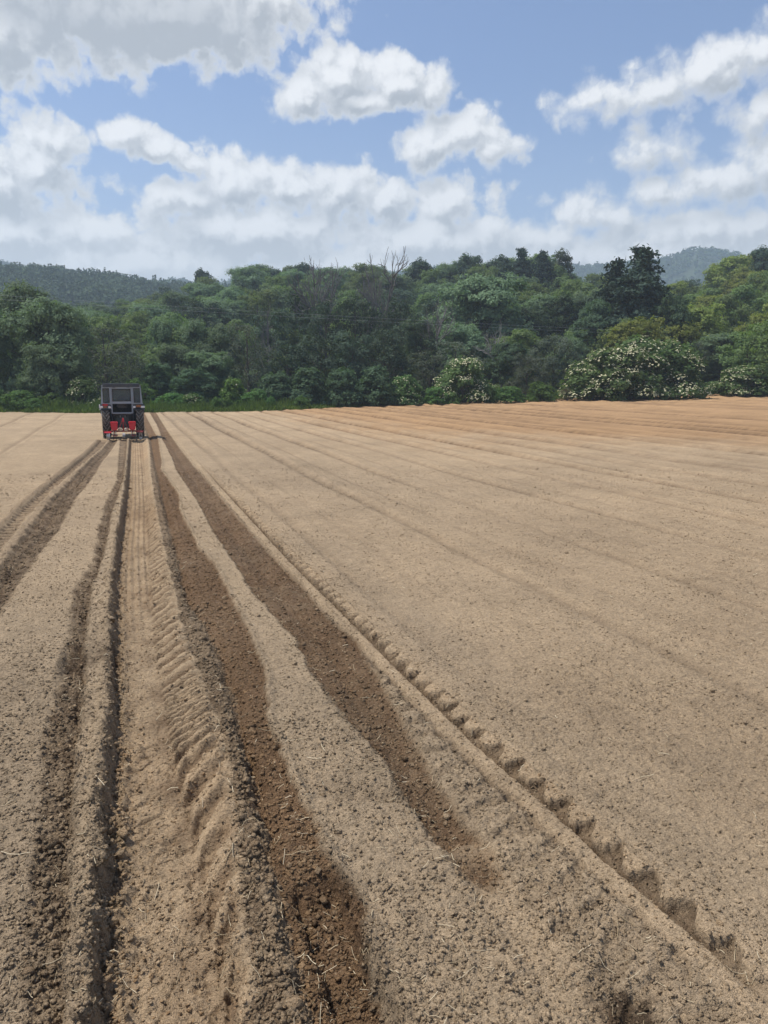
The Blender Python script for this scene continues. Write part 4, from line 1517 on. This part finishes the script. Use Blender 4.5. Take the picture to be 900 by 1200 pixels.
def build_tractor():
    x0, y0 = -.19, 34.75
    z0 = float(terrain(x0, y0)) - .03
    T = empty('tractor', (x0, y0, z0))
    tag(T, 'old grey blue tractor with a boxy cab driving away along the freshly worked rows', 'tractor')
    # driven wheels; the ruts they run in are a little lower than the crust
    for s, dx in ((-1, -.665), (1, .690)):
        wheel(T, (dx, 0, .655), .665, .315, 20, .05, s, P_GREY)
    for s in (-1, 1):
        wheel(T, (s * .63, 2.05, .40), .41, .20, 16, .03, s, P_GREY)
    # gearbox, axle, engine
    b = Shape()
    b.box((0, .05, .72), (.62, .60, .60), .05)
    b.box((0, .0, 1.0), (.80, .40, .16), .03)
    b.box((.01, .46, .84), (1.05, .12, .70), .02)
    b.rod((-.62, 0, .655), (.62, 0, .655), .105, n=16)
    b.rod((0, -.30, .70), (0, -.24, .70), .20, n=24)
    b.box((0, .75, .62), (.34, 1.0, .40), .04)
    b.build('transmission', P_CAST, T)
    e = Shape()
    e.box((0, 1.72, .70), (.40, 1.1, .46), .03)
    e.box((0, 2.05, .42), (1.06, .11, .11), .02)
    e.build('engine', P_BLACK, T)
    hd = Shape()
    hd.box((0, 1.72, 1.17), (.62, 1.44, .50), .07)
    hd.box((0, 2.46, 1.02), (.60, .10, .66), .04)
    hd.build('bonnet', P_GREY, T)
    ex = Shape()
    ex.rod((.20, 1.65, 1.38), (.20, 1.65, 2.02), .032)
    ex.rod((.20, 1.65, 1.62), (.20, 1.65, 1.86), .058)
    ex.build('exhaust', P_BLACK, T)
    # cab: back wall with three panes, corner posts, sides, roof
    zb, zt, wb, wt = 1.40, 2.235, .835, .765
    yr, yf = -.42, .98
    W = lambda z: wb + (wt - wb) * (z - zb) / (zt - zb)
    bw = Shape()
    bw.holed([(-.435, 1.475), (.435, 1.475), (.435, zt), (-.435, zt)], (-.365, .365, 1.575, 2.085), .05, .05, yr)
    for s in (-1, 1):
        o = [(s * .437, 1.43), (s * W(1.43), 1.43), (s * W(zt), zt), (s * .437, zt)]
        hx = sorted((s * .485, s * .735))
        bw.holed(o, (hx[0], hx[1], 1.515, 2.11), .045, .05, yr)
    for s in (-1, 1):      # drain ribs beside the middle pane, and the lower jambs
        bw.rod((s * .425, yr - .012, 1.46), (s * .405, yr - .012, 2.14), .016, n=8)
        bw.box((s * .415, yr + .03, 1.27), (.07, .06, .42), .01)
    bw.box((0, yr + .03, 1.085), (.83, .06, .05), .01)
    cabin = bw.build('cab_back', P_GREY, T)
    for (xa, xb, za, zb_, nme) in ((-.375, .375, 1.565, 2.095, 'rear_window'), (-.745, -.475, 1.505, 2.12, 'rear_window'), (.475, .745, 1.505, 2.12, 'rear_window')):
        Shape().box(((xa + xb) / 2, yr + .062, (za + zb_) / 2), (xb - xa, .006, zb_ - za), 0).build(nme, M_GLASS, T)
    # seals round the panes
    sl = Shape()
    sl.holed([(-.372, 1.568), (.372, 1.568), (.372, 2.092), (-.372, 2.092)], (-.338, .338, 1.602, 2.058), .05, .012, yr - .010)
    for s in (-1, 1):
        hx = sorted((s * .478, s * .742))
        sl.holed([(hx[0], 1.508), (hx[1], 1.508), (hx[1], 2.117), (hx[0], 2.117)], (hx[0] + .025, hx[1] - .025, 1.533, 2.092), .04, .012, yr - .010)
    sl.build('window_seal', P_BLACK, T)
    fr = Shape()
    for s in (-1, 1):
        for y in (yf - .03, .32):
            fr.rod((s * wb, y, .95), (s * wt, y, zt), .032, n=8)
        fr.rod((s * wb, yr + .05, 1.43), (s * wb, yf, 1.43), .03, n=8)
        fr.rod((s * wt, yr, zt - .02), (s * wt, yf, zt - .02), .03, n=8)
    fr.rod((-wt, yf - .03, zt - .02), (wt, yf - .03, zt - .02), .03, n=8)
    fr.rod((-wb, yf - .03, 1.43), (wb, yf - .03, 1.43), .03, n=8)
    fr.build('cab_frame', P_GREY, T)
    for s in (-1, 1):
        g = Shape()
        g.add_plate([(yr + .07, 1.46), (yf - .05, 1.46), (yf - .05, zt - .06), (yr + .07, zt - .06)], .006, 0, 'x')
        o = g.build('side_window', M_GLASS, T)
        o.location = (s * (wb + wt) / 2, 0, 0)
        o.rotation_euler = (0, 0, 0)
        d = Shape()
        d.add_plate([(.36, .92), (yf - .05, .92), (yf - .05, 1.40), (.36, 1.40)], .03, s * wb - .015, 'x')
        dr = d.build('door', P_GREY, T)
        k = Shape()
        k.rod((s * (wb + .03), .42, 1.34), (s * (wb + .05), .56, 1.34), .012, n=8)
        k.build('handle', P_BLACK, dr)
    Shape().box((0, yf - .03, 1.83), (1.42, .008, .72), 0).build('windscreen', M_GLASS, T)
    rf = Shape()
    rf.box((0, .27, 2.275), (1.50, 1.56, .055), .025)
    rf.box((0, yr - .03, 2.205), (1.45, .05, .085), .015)
    for s in (-1, 1):
        rf.box((s * .28, yr - .055, 2.165), (.13, .05, .035), .01)
    rf.build('roof', P_DARK, T)
    # fenders over the wheels with their lamps
    for s in (-1, 1):
        f = Shape()
        xc, w2 = s * .665, .235
        arc = [(.72 * math.sin(R(a)), .655 + .72 * math.cos(R(a))) for a in range(-38, 66, 8)]
        arc2 = [(y * .968, .655 + (z - .655) * .968) for y, z in arc]
        f.add_plate(arc + arc2[::-1], w2 * 2, xc - w2, 'x')
        f.box((xc, yr + .02, 1.385), (w2 * 2, .10, .15), .03)
        f.add_plate(arc + [(arc[-1][0], .62), (arc[0][0], .50)], .02, s * .43 - .01, 'x')
        fd = f.build('fender', P_DARK, T)
        if s < 0:
            Shape().box((xc + .0, yr - .055, 1.435), (.21, .05, .085), .012).build('tail_lamp', P_LAMPRED, fd)
            Shape().box((xc - .165, yr - .06, 1.345), (.15, .05, .085), .015).build('white_marker', P_WHITE, fd)
            Shape().box((xc - .22, yr - .055, 1.40), (.045, .05, .12), .012).build('white_marker', P_WHITE, fd)
            Shape().box((xc + .165, yr - .06, 1.335), (.105, .05, .085), .015).build('white_marker', P_WHITE, fd)
            Shape().box((xc + .0, yr - .05, 1.345), (.13, .05, .07), .012).build('indicator', P_AMBER, fd)
        else:
            Shape().box((xc - .0, yr - .055, 1.375), (.21, .05, .10), .012).build('tail_lamp', P_AMBER, fd)
            Shape().box((xc - .175, yr - .06, 1.335), (.10, .05, .085), .015).build('white_marker', P_WHITE, fd)
            Shape().box((xc + .165, yr - .06, 1.335), (.165, .05, .085), .015).build('white_marker', P_WHITE, fd)
    # open hatch under the rear window: dark cab inside, seat and wheel beyond the glass
    c = Shape()
    c.box((0, .10, 1.02), (.80, 1.0, .06), .01)
    c.box((0, .30, 1.27), (.80, .04, .46), .01)
    c.build('cab_floor', P_BLACK, T)
    st = Shape()
    st.box((0, .02, 1.36), (.44, .42, .14), .05)
    st.box((0, -.17, 1.58), (.42, .10, .42), .05, taper=(.72, 1))
    st.build('seat', P_SEAT, T)
    sw = Shape()
    sw.rod((0, .62, 1.30), (0, .48, 1.60), .02)
    for k in range(20):
        a0, a1 = 2 * math.pi * k / 20, 2 * math.pi * (k + 1) / 20
        q = lambda a: (0.19 * math.cos(a), .48 - .08 * math.sin(a), 1.60 + .17 * math.sin(a))
        sw.rod(q(a0), q(a1), .013, n=6)
    sw.build('steering_wheel', P_BLACK, T)
    # linkage at the back
    lk = Shape()
    for s in (-1, 1):
        lk.rod((s * .22, -.20, .56), (s * .33, -1.02, .42), .03, n=8)
        lk.rod((s * .26, -.16, .98), (s * .30, -.70, .50), .02, n=8)
        lk.rod((s * .12, -.10, 1.0), (s * .27, -.22, 1.0), .03, n=8)
        lk.box((s * .36, -.22, .92), (.05, .20, .36), .01)
    lk.build('lift_arm', P_BLACK, T)
    lp = Shape()
    lp.rod((-.10, -.34, 1.0), (.10, -.34, 1.0), .016, n=8)
    lp.rod((-.10, -.34, 1.0), (-.10, -.30, .90), .016, n=8)
    lp.rod((.10, -.34, 1.0), (.10, -.30, .90), .016, n=8)
    lp.build('hitch_bracket', P_GREY, T)
    mr = Shape()
    mr.rod((.80, .92, 1.82), (.97, .90, 1.86), .010, n=6)
    mr.box((.99, .88, 1.82), (.10, .03, .17), .012)
    mr.build('mirror', P_BLACK, T)
    return T


def build_planter():
    x0, y0 = -.20, 33.62
    z0 = float(terrain(x0, y0)) - .02
    P = empty('planter', (x0, y0, z0))
    tag(P, 'red two row planter with twin hoppers hitched behind the tractor', 'planter')
    fr = Shape()
    fr.box((.015, .06, .36), (.98, .075, .07), .01)
    fr.box((-.62, .08, .345), (.34, .06, .06), .01)
    fr.box((.64, .08, .345), (.34, .06, .06), .01)
    fr.rod((.02, .05, .38), (.02, .10, .90), .028, n=8)
    fr.rod((.02, .10, .88), (.02, .70, .80), .022, n=8)
    for s in (-1, 1):
        fr.rod((.02 + s * .20, .08, .38), (.02, .10, .88), .016, n=8)
        fr.box((.02 + s * .32, .20, .42), (.05, .30, .06), .01)
    fr.build('toolbar', P_DKRED, P)
    ln = Shape()
    ln.box((.02, .03, .82), (.075, .06, .16), .02)
    ln.build('top_link_bracket', P_RED, P)
    for cx in (-.335, .370):
        hp = Shape()
        hp.box((cx, -.12, .565), (.225, .22, .29), .02, taper=(1.26, 1.32))
        hp.box((cx, -.12, .72), (.295, .31, .03), .012)
        hop = hp.build('hopper', P_RED, P)
        ld = Shape()
        ld.box((cx, -.12, .745), (.27, .285, .022), .01)
        ld.build('lid', P_RED, hop)
        bx = Shape()
        bx.box((cx, -.08, .375), (.13, .16, .10), .02)
        bx.box((cx + .02, -.26, .20), (.20, .04, .035), .008)
        bx.build('seed_meter', P_DKRED, P)
        ch = Shape()
        for q in (-.045, .055):
            ch.box((cx + q, -.17, .27), (.026, .04, .23), .008)
        ch.build('seed_chute', P_STEEL, P)
        for s in (-1, 1):
            dd = Shape()
            dd.lathe_x([(-.012, .001), (-.008, .13), (0, .145), (.008, .13), (.012, .001)], (cx + s * .055, -.14, .13), 28)
            dk = dd.build('furrow_disc', P_BLACK, P, True)
            dk.rotation_euler = (0, 0, 0)
        sh = Shape()
        sh.box((cx, .02, .20), (.03, .06, .30), .006, Matrix.Rotation(-.25, 3, 'X'))
        sh.build('opener_shank', P_DKRED, P)
    # disc ridgers at both ends under red covers
    for cx, w in ((-.60, .30), (.665, .23)):
        cv = Shape()
        cv.box((cx, -.08, .325), (w, .24, .045), .02, taper=(.8, .8))
        cv.build('disc_cover', P_DKRED if cx > 0 else P_RED, P)
        a = Shape()
        a.box((cx, -.06, .23), (.05, .05, .17), .01)
        a.rod((cx - .05, -.10, .15), (cx + .07, -.10, .15), .022)
        a.build('disc_arm', P_BLACK, P)
        d = Shape()
        d.lathe_x([(-.03, .001), (-.02, .07), (.0, .13), (.012, .165), (.016, .165), (.006, .13), (-.014, .07), (-.024, .001)], (0, 0, 0), 28)
        dd = d.build('ridging_disc', P_STEEL, P, True)
        dd.location = (cx, -.12, .155)
        dd.rotation_euler = (0, 0, .5 if cx < 0 else -.5)
    # cream cones of the fertiliser box
    for cx in (-.115, .135):
        f = Shape()
        f.rod((cx, .02, .41), (cx, .02, .50), .10, .055, 20)
        f.rod((cx, .02, .36), (cx, .02, .41), .05, .10, 20)
        f.build('fertiliser_cone', P_CREAM, P, True)
    gw = Shape()
    gw.lathe_x([(-.05, .09), (-.055, .135), (.055, .135), (.05, .09)], (.0, 0, 0), 28)
    g = gw.build('drive_wheel', P_STEEL, P)
    g.location = (.02, .30, .135)
    return P


tractor = build_tractor()
planter = build_planter()

# ------------------------------------------------------------------ wire across the view
def build_wire():
    wd, hh, bs, out = mat('wire_aluminium')
    hh.t.nodes  # keep
    bs.inputs['Base Color'].default_value = (.30, .32, .33, 1)
    bs.inputs['Roughness'].default_value = .55
    A, B = np.array([-36., 70.5, 10.2]), np.array([104., 76., 7.4])
    for k, dz in enumerate((0.0, .32)):
        tb = Tubes()
        t = np.linspace(0, 1, 60)[:, None]
        p = A + (B - A) * t
        p[:, 2] -= 2.6 * (t * (1 - t))[:, 0] + dz
        tb.add(p, .0065, 5)
        o = place('power_wire', tb.mesh('power_wire', wd))
        tag(o, ('upper of two thin power wires crossing in front of the trees', 'lower of two thin power wires crossing in front of the trees')[k], 'wire', 'power wires crossing in front of the trees')
    for p, lab in ((A, 'wooden pole carrying the wires, off to the left'), (B, 'wooden pole carrying the wires, off to the right')):
        root = empty('power_pole', (p[0], p[1], float(terrain(p[0], p[1]))))
        tag(root, lab, 'pole', 'power poles')
        tb = Tubes()
        tb.add([[0, 0, -.5], [0, 0, p[2] + .25 - root.location.z]], [.14, .10], 10)
        place('pole', tb.mesh('pole', BARK), root)
        Shape().box((0, -.12, p[2] - .2 - root.location.z), (.10, .10, .5), .01).build('insulator_bracket', P_BLACK, root)


build_wire()


# ------------------------------------------------------------------ crumbs of soil and bits of straw on the ground
ICO_V = None


def build_clods():
    rng = np.random.default_rng(3)
    b = bmesh.new()
    bmesh.ops.create_cube(b, size=1.5)
    bmesh.ops.triangulate(b, faces=b.faces[:])
    b.verts.ensure_lookup_table()
    V0 = np.array([v.co[:] for v in b.verts])
    F0 = np.array([[v.index for v in f.verts] for f in b.faces])
    b.free()
    n0 = 900000
    d = 1.7 * (22 / 1.7) ** rng.random(n0)            # thinner with distance
    a = np.radians(rng.uniform(-14, 50, n0))
    X, Y = d * np.sin(a), d * np.cos(a)
    dz, wet_shade, tone, rough, ins = field_surface(X, Y)
    pat = pn(X * 1.3, Y * 1.3, 81) + .5 * pn(X * 5, Y * 5, 82)
    keep = rng.random(n0) < np.clip(.05 + .34 * rough + .24 * pat, .03, .9) * .55 * np.where(X > 2.6, .55, 1.0)
    X, Y, dz, wet_shade, tone, rough = (q[keep] for q in (X, Y, dz, wet_shade, tone, rough))
    n = len(X)
    dist = np.hypot(X, Y)
    s = .0018 + .0050 * rng.random(n) ** 3 * (1 + 1.5 * rough) + .00042 * dist
    s *= .80
    s *= np.where(rng.random(n) < .030 * (0.3 + rough), rng.uniform(1.3, 2.2, n), 1.0)
    Z = terrain(X, Y) + dz + s * .25
    q = V0[None] * (s[:, None, None] * rng.uniform(.65, 1.35, (n, 1, 3))) * (1 + .26 * rng.normal(size=(n, len(V0), 1))) + s[:, None, None] * .22 * rng.normal(size=(n, len(V0), 3))
    ta, tb_ = rng.random(n) * 6.283, rng.random(n) * 6.283
    for (u_, v_, an) in ((1, 2, ta), (0, 2, tb_)):
        c, sn = np.cos(an)[:, None], np.sin(an)[:, None]
        a_, b_ = q[..., u_] * c - q[..., v_] * sn, q[..., u_] * sn + q[..., v_] * c
        q[..., u_], q[..., v_] = a_, b_
    th = rng.random(n) * 6.283
    c, sn = np.cos(th)[:, None], np.sin(th)[:, None]
    qx, qy = q[..., 0] * c - q[..., 1] * sn, q[..., 0] * sn + q[..., 1] * c
    P = np.stack([qx + X[:, None], qy + Y[:, None], q[..., 2] * .8 + Z[:, None]], -1)
    F = (F0[None] + (np.arange(n) * len(V0))[:, None, None]).reshape(-1, 3)
    me = np_mesh('soil_crumbs', P.reshape(-1, 3), F, 3, [M_SOIL], smooth=False)
    lw = np.clip(wet_shade * .62 - .05 + rng.normal(size=n) * .10, 0, 1.2)
    lt = tone + rng.normal(size=n) * .20 + .15
    for nm, val in (('wet_shade', lw), ('tone', lt), ('field', np.ones(n))):
        at = me.attributes.new(nm, 'FLOAT', 'POINT')
        at.data.foreach_set('value', np.repeat(val, len(V0)).astype(np.float32))
    tag(place('soil_crumbs', me), 'loose crumbs and clods of soil over the near ground', 'clods', kind='stuff')
    print('crumbs', n)


build_clods()


def build_straw():
    rng = np.random.default_rng(14)
    m, h, bs, out = mat('straw')
    g = h.new('ShaderNodeNewGeometry')
    h.link(h.mix(g.outputs['Random Per Island'], (.36, .27, .15), (.78, .66, .45)), bs.inputs['Base Color'])
    bs.inputs['Roughness'].default_value = .7
    n0 = 5200
    d = 1.8 * (13 / 1.8) ** (rng.random(n0) ** 1.15)
    a = np.radians(rng.uniform(-14, 50, n0))
    X, Y = d * np.sin(a), d * np.cos(a)
    dz, wet_shade, tone, rough, ins = field_surface(X, Y)
    keep = rng.random(n0) < np.clip(.16 + .55 * rough + .55 * pn(X * .8, Y * .8, 91), .05, .9) * np.where(X > 2.4, .30, .62)
    X, Y = X[keep], Y[keep]
    n = len(X)
    L = rng.gamma(2.0, .022, n) + .012
    L = np.minimum(L, .16)
    ang = rng.random(n) * 6.283
    r = rng.uniform(.0007, .0015, n) * (1 + .10 * np.hypot(X, Y))
    curl = rng.normal(size=n) * .16
    tilt = np.abs(rng.normal(size=n)) * .18
    T = np.linspace(-.5, .5, 4)
    V, F = [], []
    P = np.zeros((n, 4, 3))
    for k, t in enumerate(T):
        aa = ang + curl * t
        P[:, k, 0] = X + L * t * np.cos(aa)
        P[:, k, 1] = Y + L * t * np.sin(aa)
    zz = soil_z(P[..., 0].ravel(), P[..., 1].ravel()).reshape(n, 4)
    P[..., 2] = np.maximum(zz, zz.mean(1, keepdims=True) - .004) + r[:, None] * 1.4 + .002 + (T[None] + .5) * (L * np.sin(tilt) * .5)[:, None]
    # a few long stalks, one of them standing
    th = np.array([0, 2.094, 4.189])
    D = P[:, 1:] - P[:, :-1]
    D = np.concatenate([D, D[:, -1:]], 1)
    D /= np.linalg.norm(D, axis=2, keepdims=True)
    Bv = np.cross(D, np.array([0, 0, 1.0]))
    Bv /= np.linalg.norm(Bv, axis=2, keepdims=True) + 1e-9
    U = np.cross(Bv, D)
    ring = P[:, :, None] + r[:, None, None, None] * (np.cos(th)[None, None, :, None] * Bv[:, :, None] + np.sin(th)[None, None, :, None] * U[:, :, None])
    i = np.arange(n * 12).reshape(n, 4, 3)
    j = np.roll(i, -1, 2)
    q = np.stack([i[:, :-1], j[:, :-1], j[:, 1:], i[:, 1:]], -1).reshape(-1, 4)
    me = np_mesh('straw_bits', ring.reshape(-1, 3), q, 4, [m])
    tag(place('straw_bits', me), 'short pale bits of straw strewn over the soil', 'straw', kind='stuff')


build_straw()
